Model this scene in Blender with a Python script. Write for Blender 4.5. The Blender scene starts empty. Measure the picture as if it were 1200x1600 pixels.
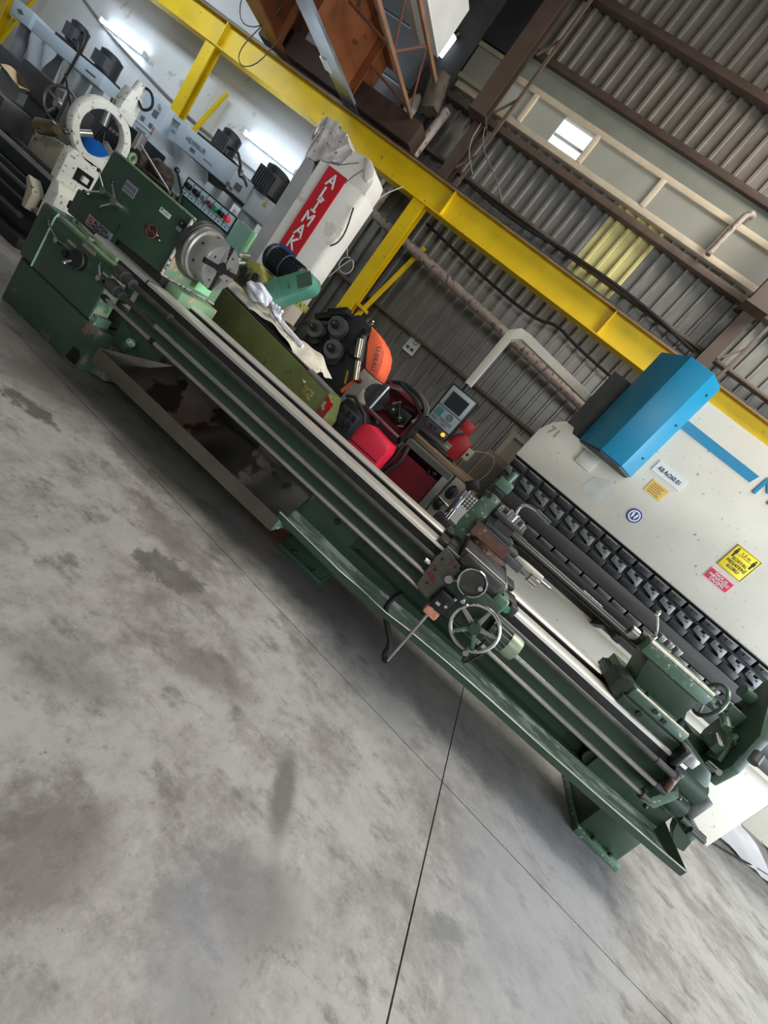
import bpy, bmesh, math, random
from mathutils import Vector, Matrix
from math import radians as RD, pi, sin, cos
random.seed(4)
S = bpy.context.scene
COL = S.collection

# ---------------------------------------------------------------- camera
cam_d = bpy.data.cameras.new('camera'); cam = bpy.data.objects.new('camera', cam_d); COL.objects.link(cam)
cam_d.sensor_width = 36; cam_d.sensor_fit = 'AUTO'; cam_d.lens = 687 / 1600 * 36
cam_d.clip_start = .05; cam_d.clip_end = 200
RIGHT = Vector((.72529, .27892, .62942)); DOWN = Vector((.67084, -.08090, -.73717)); FWD = Vector((-.15469, .95690, -.24579))
cam.matrix_world = Matrix(((RIGHT.x, -DOWN.x, -FWD.x, 0), (RIGHT.y, -DOWN.y, -FWD.y, 0), (RIGHT.z, -DOWN.z, -FWD.z, 1.55), (0, 0, 0, 1)))
S.camera = cam
# ---------------------------------------------------------------- world, daylight, exposure
W = bpy.data.worlds.new('sky'); S.world = W; W.use_nodes = True
W.node_tree.nodes['Background'].inputs[0].default_value = (.86, .93, 1.0, 1)
W.node_tree.nodes['Background'].inputs[1].default_value = 1.5
S.view_settings.view_transform = 'Standard'; S.view_settings.look = 'None'
S.view_settings.exposure = 0.0; S.view_settings.gamma = 1; S.view_settings.use_curve_mapping = False


def area(name, loc, target, sx, sy, power, col):
    l = bpy.data.lights.new(name, 'AREA'); l.shape = 'RECTANGLE'; l.size = sx; l.size_y = sy; l.energy = power; l.color = col
    o = bpy.data.objects.new(name, l); COL.objects.link(o); o.location = loc
    o.rotation_euler = (Vector(target) - Vector(loc)).to_track_quat('-Z', 'Y').to_euler()
    return o


area('daylight_door', (8.6, 1.5, 2.4), (0, 2.6, .4), 6.0, 4.4, 930, (.78, .89, 1.0))
area('front_fill_light', (2.6, -5.6, 5.6), (1.2, 4.5, 1.2), 5.6, 3.0, 165, (1.0, .98, .95))  # added fill from high in front; no window is known there
area('roof_skylight', (2.6, 4.6, 8.3), (1.2, 2.6, 0), 4.6, 2.4, 640, (1.0, .955, .88))


# ---------------------------------------------------------------- materials
def lin(c):
    return tuple(((v / 255) / 12.92 if v / 255 <= .04045 else ((v / 255 + .055) / 1.055) ** 2.4) for v in c) + (1,)


MATS = {}


def mat(name, col, rough=.5, metal=0., var=.18, scale=5., chip=None, amt=.0, cscale=14., bump=0., emit=0., stretch=None, spec=None):
    if name in MATS: return MATS[name]
    m = bpy.data.materials.new(name); m.use_nodes = True; nt = m.node_tree; N = nt.nodes; L = nt.links
    b = N['Principled BSDF']; b.inputs['Roughness'].default_value = rough; b.inputs['Metallic'].default_value = metal
    if spec is not None: b.inputs['Specular IOR Level'].default_value = spec
    c = lin(col)
    tc = N.new('ShaderNodeTexCoord'); src = tc.outputs['Object']
    if stretch:
        mp = N.new('ShaderNodeMapping'); mp.inputs['Scale'].default_value = stretch; L.new(src, mp.inputs[0]); src = mp.outputs[0]
    out = None
    if var > 0:
        n = N.new('ShaderNodeTexNoise'); n.inputs['Scale'].default_value = scale; n.inputs['Detail'].default_value = 6
        L.new(src, n.inputs['Vector'])
        r = N.new('ShaderNodeValToRGB'); r.color_ramp.elements[0].position = .3; r.color_ramp.elements[1].position = .72
        r.color_ramp.elements[0].color = tuple(v * (1 - var) for v in c[:3]) + (1,)
        r.color_ramp.elements[1].color = tuple(min(1, v * (1 + var)) for v in c[:3]) + (1,)
        L.new(n.outputs[0], r.inputs[0]); out = r.outputs[0]
        rr = N.new('ShaderNodeMapRange'); rr.inputs[3].default_value = max(.03, rough - .12); rr.inputs[4].default_value = min(1, rough + .12)
        L.new(n.outputs[0], rr.inputs[0]); L.new(rr.outputs[0], b.inputs['Roughness'])
    if chip is not None and amt > 0:
        n2 = N.new('ShaderNodeTexNoise'); n2.inputs['Scale'].default_value = cscale; n2.inputs['Detail'].default_value = 8; n2.inputs['Roughness'].default_value = .62
        L.new(src, n2.inputs['Vector'])
        r2 = N.new('ShaderNodeValToRGB'); r2.color_ramp.elements[0].position = .72 - amt; r2.color_ramp.elements[1].position = .75 - amt
        L.new(n2.outputs[0], r2.inputs[0])
        mx = N.new('ShaderNodeMix'); mx.data_type = 'RGBA'; L.new(r2.outputs[0], mx.inputs[0])
        if out: L.new(out, mx.inputs[6])
        else: mx.inputs[6].default_value = c
        mx.inputs[7].default_value = lin(chip); out = mx.outputs[2]
    if out: L.new(out, b.inputs['Base Color'])
    else: b.inputs['Base Color'].default_value = c
    if bump > 0:
        nb = N.new('ShaderNodeTexNoise'); nb.inputs['Scale'].default_value = scale * 6; nb.inputs['Detail'].default_value = 4
        L.new(src, nb.inputs['Vector'])
        bp = N.new('ShaderNodeBump'); bp.inputs['Strength'].default_value = bump; bp.inputs['Distance'].default_value = .01
        L.new(nb.outputs[0], bp.inputs['Height']); L.new(bp.outputs[0], b.inputs['Normal'])
    if emit:
        b.inputs['Emission Color'].default_value = c; b.inputs['Emission Strength'].default_value = emit
    MATS[name] = m
    return m


GREEN = mat('machine_green', (49, 70, 54), .40, var=.12, scale=3, chip=(36, 44, 38), amt=.05, cscale=30)
GREENL = mat('machine_green_chipped', (80, 108, 88), .42, var=.16, scale=5, chip=(186, 176, 158), amt=.115, cscale=26)
GREENP = mat('pale_green_ledge', (120, 142, 112), .45, var=.25, scale=8, chip=(70, 78, 66), amt=.12, cscale=30)
BASEG = mat('machine_green_dirty', (50, 68, 54), .5, var=.2, scale=3, chip=(98, 86, 74), amt=.16, cscale=6)
PANG = mat('coolant_pan_green', (112, 130, 114), .34, var=.25, scale=5, chip=(176, 178, 170), amt=.2, cscale=9, stretch=(.5, 3, 3), metal=.3)
STEEL = mat('steel', (164, 163, 160), .34, .75, var=.14, scale=8)
WAY = mat('ground_way', (236, 232, 224), .40, .75, var=.05, scale=10, stretch=(.3, 8, 8))
CHROME = mat('chrome', (222, 222, 220), .17, 1., var=.04)
ROD = mat('turned_rod', (176, 173, 168), .28, .7, var=.14, scale=4)
DSTEEL = mat('dark_steel', (84, 84, 82), .42, .6, var=.25, scale=10)
TRAYF = mat('tray_floor_steel', (118, 115, 110), .24, .95, var=.3, scale=2.5, chip=(58, 56, 53), amt=.2, cscale=1.6)  # large dark blotches paint the shadow zone on the tray floor
TRAY = mat('bare_tray_steel', (118, 112, 104), .32, .85, var=.25, scale=3.5, chip=(104, 98, 90), amt=.1, cscale=6)
BLACK = mat('black_plastic', (22, 22, 24), .4, var=.2)
DARK = mat('dark_charcoal', (34, 34, 32), .55, var=.4, scale=12)
RUSTY = mat('red_brown_rust', (104, 70, 58), .7, var=.35, scale=14, chip=(150, 140, 130), amt=.15)
SALMON = mat('salmon_primer', (206, 140, 112), .6, var=.3, scale=20, chip=(40, 36, 34), amt=.15, cscale=30)
WHITE = mat('white_enamel', (226, 226, 222), .45, var=.05)
LABELW = mat('label_white', (222, 224, 222), .5, var=.06, scale=20)
LABELG = mat('label_grey', (142, 144, 152), .4, .3, var=.15, scale=20)
PLATE = mat('plate_brownish', (136, 122, 108), .5, var=.2, scale=20)
INK = mat('ink_black', (20, 20, 22), .6, var=0)
INKG = mat('ink_grey', (88, 90, 96), .6, var=0)
REDP = mat('red_print', (200, 26, 40), .5, var=.06)
CREAM = mat('cream_paint', (212, 206, 191), .5, var=.05, scale=2.5, chip=(130, 126, 116), amt=.065, cscale=22)
CREAMS = mat('cream_paint_clean', (206, 200, 184), .5, var=.06)
BLUE = mat('cyan_blue_paint', (0, 130, 168), .38, var=.07, scale=2)
BLUED = mat('cyan_blue_stripe', (6, 132, 172), .45, var=.05)
YELLOW = mat('crane_yellow', (224, 190, 12), .45, var=.12, scale=2.5, chip=(150, 124, 34), amt=.07, cscale=9)
YELLOWS = mat('sign_yellow', (246, 222, 40), .5, var=.03)
ORANGE = mat('orange_paint', (255, 110, 70), .45, var=.05)
REDM = mat('red_machine_paint', (214, 40, 66), .35, var=.08, scale=3)
REDD = mat('dark_red_inside', (120, 20, 34), .45, var=.2, scale=5)
OLIVE = mat('olive_paint', (92, 98, 52), .5, var=.16, scale=4, chip=(50, 54, 32), amt=.09, cscale=18)
OLIVEY = mat('yellow_olive_paint', (150, 146, 76), .5, var=.25, scale=9, chip=(70, 66, 44), amt=.16)
TURQ = mat('turquoise_paint', (88, 146, 124), .36, var=.14, scale=5, chip=(96, 100, 82), amt=.1)
MINT = mat('mint_green_paint', (156, 222, 166), .45, var=.06)
GREYM = mat('mill_grey_paint', (188, 194, 198), .42, var=.06, scale=3)
GREYB = mat('mill_blue_grey', (176, 190, 200), .42, var=.06, scale=3)
GREYD = mat('dark_grey_casting', (66, 66, 66), .5, var=.2, scale=4)
CREAMW = mat('worn_white_paint', (226, 226, 216), .5, var=.06, scale=8, chip=(110, 100, 84), amt=.12, cscale=24)
BEIGEW = mat('worn_beige_paint', (176, 170, 150), .55, var=.1, chip=(96, 84, 66), amt=.12)
CLOTH = mat('off_white_cloth', (222, 214, 196), .9, var=.14, scale=9, chip=(160, 146, 122), amt=.1, cscale=7, bump=.3)
RAG = mat('white_rag', (232, 230, 238), .9, var=.07, scale=20, bump=.3)
TAN = mat('tan_cardboard', (214, 186, 150), .85, var=.1)
RUBBER = mat('black_rubber', (20, 20, 20), .55, var=.1)
BROWN = mat('brown_steel_primer', (80, 63, 54), .6, var=.14, scale=4)
GIRT = mat('girt_brown', (96, 80, 68), .6, var=.2, scale=5)
GIRDER = mat('rust_orange_girder', (118, 66, 34), .5, var=.3, scale=3, chip=(70, 42, 28), amt=.12, cscale=5)
PIPE = mat('old_pipe', (160, 146, 134), .6, var=.2, scale=9, chip=(96, 82, 74), amt=.16)
SHEETM = mat('corrugated_zinc', (134, 132, 126), .36, .5, var=.14, scale=4, chip=(104, 98, 90), amt=.06, cscale=5, stretch=(2, 2, .6))
SHEETW = mat('corrugated_zinc_tarnished', (135, 127, 117), .40, .45, var=.2, scale=4, chip=(108, 92, 78), amt=.1, cscale=5, stretch=(2, 2, .6))
CLEAR = mat('yellowed_plastic_sheet', (196, 186, 128), .3, 0, var=.18, scale=4, stretch=(3, 3, .4))
WFRAME = mat('window_frame_cream', (206, 190, 164), .5, var=.1)
PLASTER = mat('white_plaster', (222, 224, 226), .85, var=.08, scale=1.2, chip=(196, 194, 190), amt=.1, cscale=2.2, bump=.25)
PILLARG = mat('grey_cement', (160, 160, 158), .9, var=.14, scale=3, bump=.3)
PILLARW = mat('white_pillar_paint', (226, 220, 210), .8, var=.07, scale=2, chip=(206, 196, 180), amt=.1, cscale=2.4, bump=.2)
ROUGHC = mat('broken_concrete', (200, 194, 188), .95, var=.28, scale=9, chip=(120, 110, 102), amt=.12, cscale=16, bump=.8)
WHITEB = mat('white_concrete_beam', (226, 224, 216), .8, var=.08, scale=2, bump=.2)
ROOFM = mat('roof_dark', (62, 60, 58), .7, var=.2)
MOTORB = mat('motor_blue_black', (34, 40, 48), .45, var=.2)
SCREEN = mat('dark_screen', (34, 38, 40), .25, var=.05)
CTRLF = mat('controller_face', (142, 154, 152), .45, var=.06)
TEALK = mat('teal_keypad', (52, 108, 98), .5, var=.12, scale=40)
BRASS = mat('brass_plate', (206, 172, 92), .4, .4, var=.2, scale=20)
NAVY = mat('navy_sign', (28, 52, 140), .5, var=.05)
WOOD = mat('brown_plank', (128, 104, 82), .7, var=.25, scale=5, stretch=(.5, 6, 6))
PANELG = mat('perforated_panel_grey', (120, 112, 96), .6, var=.15)
AMBER = mat('amber_lamp', (255, 170, 60), .3, var=0, emit=1.2)
SIGR = mat('sign_crimson', (190, 24, 62), .5, var=.03)
PLASTIC = mat('white_plastic_sheet', (232, 234, 240), .4, var=.05, bump=.15)
TUBE = mat('fluorescent_tube', (222, 238, 255), .3, var=0, emit=16.)
BULB = mat('bulb_cool', (220, 236, 255), .3, var=0, emit=3.)
DOUBT = mat('paper_white', (214, 214, 208), .7, var=.06, scale=30)
TBLUE = mat('bright_blue_bucket', (20, 108, 200), .4, var=.08)


def floor_material():
    m = bpy.data.materials.new('stained_concrete'); m.use_nodes = True; nt = m.node_tree; N = nt.nodes; L = nt.links
    b = N['Principled BSDF']; tc = N.new('ShaderNodeTexCoord'); P = tc.outputs['Object']

    def noise(sc, det=8, ro=.6, st=None):
        v = P
        if st:
            mp = N.new('ShaderNodeMapping'); mp.inputs['Scale'].default_value = st; L.new(P, mp.inputs[0]); v = mp.outputs[0]
        n = N.new('ShaderNodeTexNoise'); n.inputs['Scale'].default_value = sc; n.inputs['Detail'].default_value = det; n.inputs['Roughness'].default_value = ro
        L.new(v, n.inputs['Vector']); return n.outputs[0]

    def ramp(f, a, c, lo=0., hi=1.):
        r = N.new('ShaderNodeMapRange'); r.clamp = True; r.interpolation_type = 'SMOOTHSTEP'
        r.inputs[1].default_value = a; r.inputs[2].default_value = c; r.inputs[3].default_value = lo; r.inputs[4].default_value = hi
        L.new(f, r.inputs[0]); return r.outputs[0]

    def mix(f, A, B):
        x = N.new('ShaderNodeMix'); x.data_type = 'RGBA'
        L.new(f, x.inputs[0])
        if isinstance(A, tuple): x.inputs[6].default_value = A
        else: L.new(A, x.inputs[6])
        x.inputs[7].default_value = B; return x.outputs[2]

    def mul(a, c):
        q = N.new('ShaderNodeMath'); q.operation = 'MULTIPLY'; L.new(a, q.inputs[0])
        if isinstance(c, float): q.inputs[1].default_value = c
        else: L.new(c, q.inputs[1])
        return q.outputs[0]
    warp = N.new('ShaderNodeTexNoise'); warp.inputs['Scale'].default_value = 6; warp.inputs['Detail'].default_value = 12; warp.inputs['Roughness'].default_value = .72; L.new(P, warp.inputs['Vector'])

    def blob(cx, cy, rx, ry, ang=0., w=.35, sharp=.25):
        ma = N.new('ShaderNodeVectorMath'); ma.operation = 'MULTIPLY_ADD'
        ma.inputs[1].default_value = (w, w, 0); L.new(warp.outputs['Color'], ma.inputs[0]); L.new(P, ma.inputs[2])
        mp = N.new('ShaderNodeMapping'); mp.vector_type = 'TEXTURE'
        mp.inputs['Location'].default_value = (cx + w * .5, cy + w * .5, 0); mp.inputs['Rotation'].default_value = (0, 0, ang); mp.inputs['Scale'].default_value = (rx, ry, 1)
        L.new(ma.outputs[0], mp.inputs[0])
        le = N.new('ShaderNodeVectorMath'); le.operation = 'LENGTH'
        fl = N.new('ShaderNodeVectorMath'); fl.operation = 'MULTIPLY'; fl.inputs[1].default_value = (1, 1, 0); L.new(mp.outputs[0], fl.inputs[0]); L.new(fl.outputs[0], le.inputs[0])
        return ramp(le.outputs['Value'], 1 - sharp, 1 + sharp, 1., 0.)
    base = lin((160, 156, 150))
    c = mix(ramp(noise(1.5, 12, .76), .42, .66), base, lin((114, 109, 103)))
    c = mix(mul(ramp(noise(3.6, 10, .72, (1, 1.6, 1)), .50, .68), .85), c, lin((98, 92, 88)))
    c = mix(mul(ramp(noise(4.5, 12, .8, (1.5, 1, 1)), .54, .74), .55), c, lin((192, 187, 178)))
    c = mix(mul(ramp(noise(14, 9, .74), .55, .70), .6), c, lin((98, 93, 89)))
    c = mix(mul(ramp(noise(34, 6, .7, (1, .25, 1)), .60, .72), .35), c, lin((120, 114, 108)))
    c = mix(mul(ramp(noise(9, 9, .8), .62, .68), .8), c, lin((80, 75, 71)))
    c = mix(mul(ramp(noise(60, 4, .7), .60, .80), .45), c, lin((206, 202, 194)))
    for (cx, cy, rx, ry, an, f, col, w, sh) in (
            (.19, 1.52, .055, .19, .45, .9, (92, 88, 86), .09, .45), (-1.83, 2.45, .36, .15, .1, .55, (92, 84, 76), .45, .3),
            (-2.42, 2.02, .20, .06, .2, .8, (74, 68, 62), .4, .3), (-1.27, 2.16, .40, .12, 0, .55, (104, 96, 88), .45, .25),
            (1.6, 2.3, .42, .85, -.5, .6, (134, 136, 142), .75, .5), (.24, .98, .15, .19, .3, .65, (118, 119, 124), .4, .5),
            (.3, 1.17, .17, .13, 0, .75, (98, 92, 92), .25, .6), (1.05, 1.66, .10, .05, .5, .6, (92, 92, 92), .30, .4),
            (-.25, .82, .16, .16, 0, .7, (86, 78, 72), .4, .5), (-.72, 1.17, .2, .12, .3, .5, (100, 98, 94), .3, .5),
            (-.42, 1.66, .24, .10, .4, .65, (104, 98, 92), .3, .5), (-1.0, 1.9, .2, .1, .3, .7, (82, 76, 70), .4, .15),
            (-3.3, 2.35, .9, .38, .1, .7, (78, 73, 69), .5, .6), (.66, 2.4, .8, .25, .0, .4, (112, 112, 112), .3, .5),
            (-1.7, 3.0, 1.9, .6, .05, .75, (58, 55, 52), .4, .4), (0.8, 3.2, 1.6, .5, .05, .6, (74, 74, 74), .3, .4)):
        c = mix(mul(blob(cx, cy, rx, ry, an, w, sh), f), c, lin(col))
    # hairline cracks
    vor = N.new('ShaderNodeTexVoronoi'); vor.feature = 'DISTANCE_TO_EDGE'; vor.inputs['Scale'].default_value = .55
    ma = N.new('ShaderNodeVectorMath'); ma.operation = 'MULTIPLY_ADD'; ma.inputs[1].default_value = (.35, .35, 0); L.new(warp.outputs['Color'], ma.inputs[0]); L.new(P, ma.inputs[2]); L.new(ma.outputs[0], vor.inputs['Vector'])
    c = mix(mul(mul(ramp(vor.outputs['Distance'], 0., .004, 1., 0.), ramp(noise(.9), .5, .6)), .7), c, lin((80, 76, 72)))
    L.new(c, b.inputs['Base Color'])
    L.new(ramp(noise(2.6, 6), .35, .7, .42, .72), b.inputs['Roughness'])
    bp = N.new('ShaderNodeBump'); bp.inputs['Strength'].default_value = .25; bp.inputs['Distance'].default_value = .01; L.new(noise(22, 8, .7), bp.inputs['Height']); L.new(bp.outputs[0], b.inputs['Normal'])
    return m


def glass_material(name, col, opac, rough):
    m = bpy.data.materials.new(name); m.use_nodes = True; nt = m.node_tree; N = nt.nodes; L = nt.links
    b = N['Principled BSDF']; b.inputs['Base Color'].default_value = lin(col); b.inputs['Roughness'].default_value = rough
    t = N.new('ShaderNodeBsdfTransparent'); mx = N.new('ShaderNodeMixShader'); o = N['Material Output']
    tl = N.new('ShaderNodeBsdfTranslucent'); tl.inputs[0].default_value = lin(col)
    ad = N.new('ShaderNodeMixShader'); ad.inputs[0].default_value = .35; L.new(b.outputs[0], ad.inputs[1]); L.new(tl.outputs[0], ad.inputs[2])
    tc = N.new('ShaderNodeTexCoord'); n = N.new('ShaderNodeTexNoise'); n.inputs['Scale'].default_value = 2.5; n.inputs['Detail'].default_value = 5; L.new(tc.outputs['Object'], n.inputs['Vector'])
    r = N.new('ShaderNodeMapRange'); r.inputs[3].default_value = max(0, opac - .12); r.inputs[4].default_value = min(1, opac + .12); L.new(n.outputs[0], r.inputs[0])
    L.new(r.outputs[0], mx.inputs[0]); L.new(t.outputs[0], mx.inputs[1]); L.new(ad.outputs[0], mx.inputs[2]); L.new(mx.outputs[0], o.inputs['Surface'])
    return m


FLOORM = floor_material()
DUSTY = glass_material('dusty_glass', (172, 168, 154), .86, .2)
CLEANG = glass_material('clear_glass', (230, 236, 240), .16, .05)
WRAP = glass_material('clear_wrap', (206, 212, 216), .62, .18)


# ---------------------------------------------------------------- mesh helpers
class MB:
    def __init__(s): s.b = bmesh.new()

    def _bev(s, geom_faces, w, seg=2):
        es = list({e for f in geom_faces for e in f.edges})
        bmesh.ops.bevel(s.b, geom=es, offset=w, segments=seg, affect='EDGES', profile=.5, clamp_overlap=True)

    def box(s, x0, y0, z0, x1, y1, z1, bev=0., seg=2, M=None):
        vs = [s.b.verts.new((x, y, z)) for x in (min(x0, x1), max(x0, x1)) for y in (min(y0, y1), max(y0, y1)) for z in (min(z0, z1), max(z0, z1))]
        fs = [s.b.faces.new([vs[i] for i in q]) for q in ((0, 1, 3, 2), (4, 6, 7, 5), (0, 4, 5, 1), (2, 3, 7, 6), (0, 2, 6, 4), (1, 5, 7, 3))]
        if M is not None:
            for v in vs: v.co = M @ v.co
        if bev > 0: s._bev(fs, bev, seg)
        return s

    def cbox(s, c, d, rot=None, bev=0.):
        M = Matrix.Translation(c) @ (rot.to_4x4() if rot is not None else Matrix())
        return s.box(-d[0] / 2, -d[1] / 2, -d[2] / 2, d[0] / 2, d[1] / 2, d[2] / 2, bev, M=M)

    def prism(s, pts, vec, bev=0.):
        vec = Vector(vec); a = [s.b.verts.new(p) for p in pts]; c = [s.b.verts.new(Vector(p) + vec) for p in pts]; n = len(pts)
        fs = [s.b.faces.new(a[::-1]), s.b.faces.new(c)]
        for i in range(n): fs.append(s.b.faces.new((a[i], a[(i + 1) % n], c[(i + 1) % n], c[i])))
        if bev > 0: s._bev(fs, bev)
        return s

    def cyl(s, p, q, r, r2=None, n=16):
        p = Vector(p); q = Vector(q); r2 = r if r2 is None else r2
        R = (q - p).to_track_quat('Z', 'Y').to_matrix()
        A = [s.b.verts.new(p + R @ Vector((r * cos(2 * pi * i / n), r * sin(2 * pi * i / n), 0))) for i in range(n)]
        B = [s.b.verts.new(q + R @ Vector((r2 * cos(2 * pi * i / n), r2 * sin(2 * pi * i / n), 0))) for i in range(n)]
        s.b.faces.new(A[::-1]); s.b.faces.new(B)
        for i in range(n): s.b.faces.new((A[i], A[(i + 1) % n], B[(i + 1) % n], B[i]))
        return s

    def rev(s, prof, o, ax, n=24, a0=0., a1=2 * pi):
        # prof: list of (radius, height along axis)
        o = Vector(o); R = Vector(ax).to_track_quat('Z', 'Y').to_matrix(); full = abs(a1 - a0 - 2 * pi) < 1e-4; m = n if full else n + 1
        rings = []
        for (r, h) in prof:
            rings.append([s.b.verts.new(o + R @ Vector((max(r, 1e-4) * cos(a0 + (a1 - a0) * i / n), max(r, 1e-4) * sin(a0 + (a1 - a0) * i / n), h))) for i in range(m)])
        for k in range(len(rings) - 1):
            for i in range(n):
                j = (i + 1) % m
                s.b.faces.new((rings[k][i], rings[k][j], rings[k + 1][j], rings[k + 1][i]))
        return s

    def torus(s, c, ax, R, r, n=28, m=8):
        return s.rev([(R + r * cos(2 * pi * k / m), r * sin(2 * pi * k / m)) for k in range(m + 1)], c, ax, n)

    def ball(s, c, r, n=10, sc=(1, 1, 1)):
        M = Matrix.Translation(c) @ Matrix.Diagonal((r * sc[0], r * sc[1], r * sc[2], 1))
        bmesh.ops.create_uvsphere(s.b, u_segments=n, v_segments=max(5, n // 2 + 1), radius=1, matrix=M); return s

    def tube(s, pts, r, n=7, smooth=0):
        pts = [Vector(p) for p in pts]
        for _ in range(smooth):
            q = [pts[0]]
            for i in range(len(pts) - 1): q += [pts[i] * .75 + pts[i + 1] * .25, pts[i] * .25 + pts[i + 1] * .75]
            pts = q + [pts[-1]]
        rings = []
        up = None
        for i, p in enumerate(pts):
            d = (pts[min(i + 1, len(pts) - 1)] - pts[max(i - 1, 0)]).normalized()
            if up is None: up = d.orthogonal().normalized()
            up = (up - d * up.dot(d))
            up = up.normalized() if up.length > 1e-6 else d.orthogonal().normalized()
            w = d.cross(up)
            rings.append([s.b.verts.new(p + r * (cos(2 * pi * k / n) * up + sin(2 * pi * k / n) * w)) for k in range(n)])
        s.b.faces.new(rings[0][::-1]); s.b.faces.new(rings[-1])
        for a, c in zip(rings, rings[1:]):
            for k in range(n): s.b.faces.new((a[k], a[(k + 1) % n], c[(k + 1) % n], c[k]))
        return s

    def quad(s, *p):
        s.b.faces.new([s.b.verts.new(q) for q in p]); return s

    def grid(s, fn, nu, nv):
        V = [[s.b.verts.new(fn(i / nu, j / nv)) for j in range(nv + 1)] for i in range(nu + 1)]
        for i in range(nu):
            for j in range(nv): s.b.faces.new((V[i][j], V[i + 1][j], V[i + 1][j + 1], V[i][j + 1]))
        return s

    def solid(s, t):
        bmesh.ops.recalc_face_normals(s.b, faces=s.b.faces[:])
        bmesh.ops.solidify(s.b, geom=s.b.faces[:], thickness=t); return s

    def mesh(s, name, m, off=None, ang=38):
        if off is not None: bmesh.ops.translate(s.b, verts=s.b.verts[:], vec=-Vector(off))
        bmesh.ops.recalc_face_normals(s.b, faces=s.b.faces[:])
        for e in s.b.edges:
            e.smooth = len(e.link_faces) == 2 and e.calc_face_angle(0) < RD(ang)
        for f in s.b.faces: f.smooth = True
        me = bpy.data.meshes.new(name); s.b.to_mesh(me); s.b.free(); me.materials.append(m); return me


OFF = {}


def thing(name, label, cat, loc, rz=0., group=None, frame=False):
    """Empty at a thing's base; parts are given in world coordinates unless frame=True (then in the thing's own frame)."""
    o = bpy.data.objects.new(name, None); COL.objects.link(o); o.location = loc; o.rotation_euler = (0, 0, rz); o.empty_display_size = .1
    o['label'] = label; o['category'] = cat
    if group: o['group'] = group
    OFF[o.name] = Vector((0, 0, 0)) if frame else Vector(loc)
    return o


def part(name, mb, m, parent, label=None, ang=38):
    off = OFF.get(parent.name, Vector((0, 0, 0)))
    o = bpy.data.objects.new(name, mb.mesh(name, m, off, ang)); COL.objects.link(o); o.parent = parent
    OFF[o.name] = off
    if label: o['label'] = label
    return o


def pieces(name, mb, m, parent, label=None):
    """every loose piece of mb becomes a part of its own"""
    b = mb.b; b.verts.ensure_lookup_table(); b.verts.index_update(); seen = {}; isl = []
    for v in b.verts:
        if v.index in seen: continue
        st = [v]; cur = []; seen[v.index] = 1
        while st:
            q = st.pop(); cur.append(q.index)
            for e in q.link_edges:
                w = e.other_vert(q)
                if w.index not in seen: seen[w.index] = 1; st.append(w)
        isl.append(set(cur))
    out = []
    for g in isl:
        n = MB(); n.b.free(); n.b = b.copy(); n.b.verts.ensure_lookup_table()
        bmesh.ops.delete(n.b, geom=[v for v in n.b.verts if v.index not in g], context='VERTS')
        out.append(part(name, n, m, parent, label))
    b.free(); return out


def solo(name, mb, m, label, cat, group=None, loc=(0, 0, 0)):
    o = bpy.data.objects.new(name, mb.mesh(name, m, loc)); COL.objects.link(o); o.location = loc
    o['label'] = label; o['category'] = cat
    if group: o['group'] = group
    OFF[o.name] = Vector(loc)
    return o


def struct(name, mb, m, parent=None):
    o = bpy.data.objects.new(name, mb.mesh(name, m)); COL.objects.link(o)
    if parent: o.parent = parent
    else: o['kind'] = 'structure'
    OFF[o.name] = Vector((0, 0, 0))
    return o


def dup(o, parent, loc=None):
    c = o.copy(); COL.objects.link(c); c.parent = parent; OFF[c.name] = OFF.get(o.name, Vector((0, 0, 0)))
    if loc is not None: c.location = loc
    return c


def text(name, s, origin, right, up, size, m, parent, bold=.018, sx=1., align='CENTER', kern=1.04, label=None):
    cu = bpy.data.curves.new(name, 'FONT'); cu.body = s; cu.size = 1; cu.align_x = align; cu.align_y = 'CENTER'; cu.space_character = kern; cu.extrude = 0; cu.bevel_depth = bold; cu.bevel_resolution = 0; cu.resolution_u = 3; cu.space_line = .95
    t = bpy.data.objects.new(name, cu); COL.objects.link(t)
    dg = bpy.context.evaluated_depsgraph_get(); me = bpy.data.meshes.new_from_object(t.evaluated_get(dg))
    bpy.data.objects.remove(t); bpy.data.curves.remove(cu)
    R = Vector(right).normalized(); U = Vector(up).normalized(); n = R.cross(U)
    off = OFF.get(parent.name, Vector((0, 0, 0)))
    M = Matrix.Translation(Vector(origin) - off) @ Matrix((R, U, n)).transposed().to_4x4() @ Matrix.Diagonal((size * sx, size, size * .5, 1))
    me.transform(M); me.materials.clear(); me.materials.append(m)
    o = bpy.data.objects.new(name, me); COL.objects.link(o); o.parent = parent; OFF[o.name] = off
    if label: o['label'] = label
    return o


XZ = ((1, 0, 0), (0, 0, 1))

# ================================================================ SETTING
fl = struct('floor', MB().box(-14.5, -6, -.12, 9, 11, -.05), DARK)
JY = lambda x: 2.402 - .0253 * x
G = .004


def slab(x0, x1, ylo, yhi):
    p = [(x0 + G, ylo(x0) + G, -.05), (x1 - G, ylo(x1) + G, -.05), (x1 - G, yhi(x1) - G, -.05), (x0 + G, yhi(x0) - G, -.05)]
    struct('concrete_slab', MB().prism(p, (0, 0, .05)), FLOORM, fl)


XS = (-14.5, -8.2, -3.7, .889, 5.4, 9)
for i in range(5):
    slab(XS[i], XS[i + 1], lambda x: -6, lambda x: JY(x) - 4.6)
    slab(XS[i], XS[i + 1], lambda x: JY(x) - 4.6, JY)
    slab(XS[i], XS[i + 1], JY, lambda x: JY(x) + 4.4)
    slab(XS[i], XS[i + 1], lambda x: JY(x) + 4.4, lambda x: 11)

# corrugated back wall: every sheet its own piece
wb = struct('wall_back', MB().box(-4.72, 7.36, 0, 9, 7.40, 5.37).box(-4.72, 7.36, 6.2, 9, 7.40, 8.6), DARK)


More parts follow.
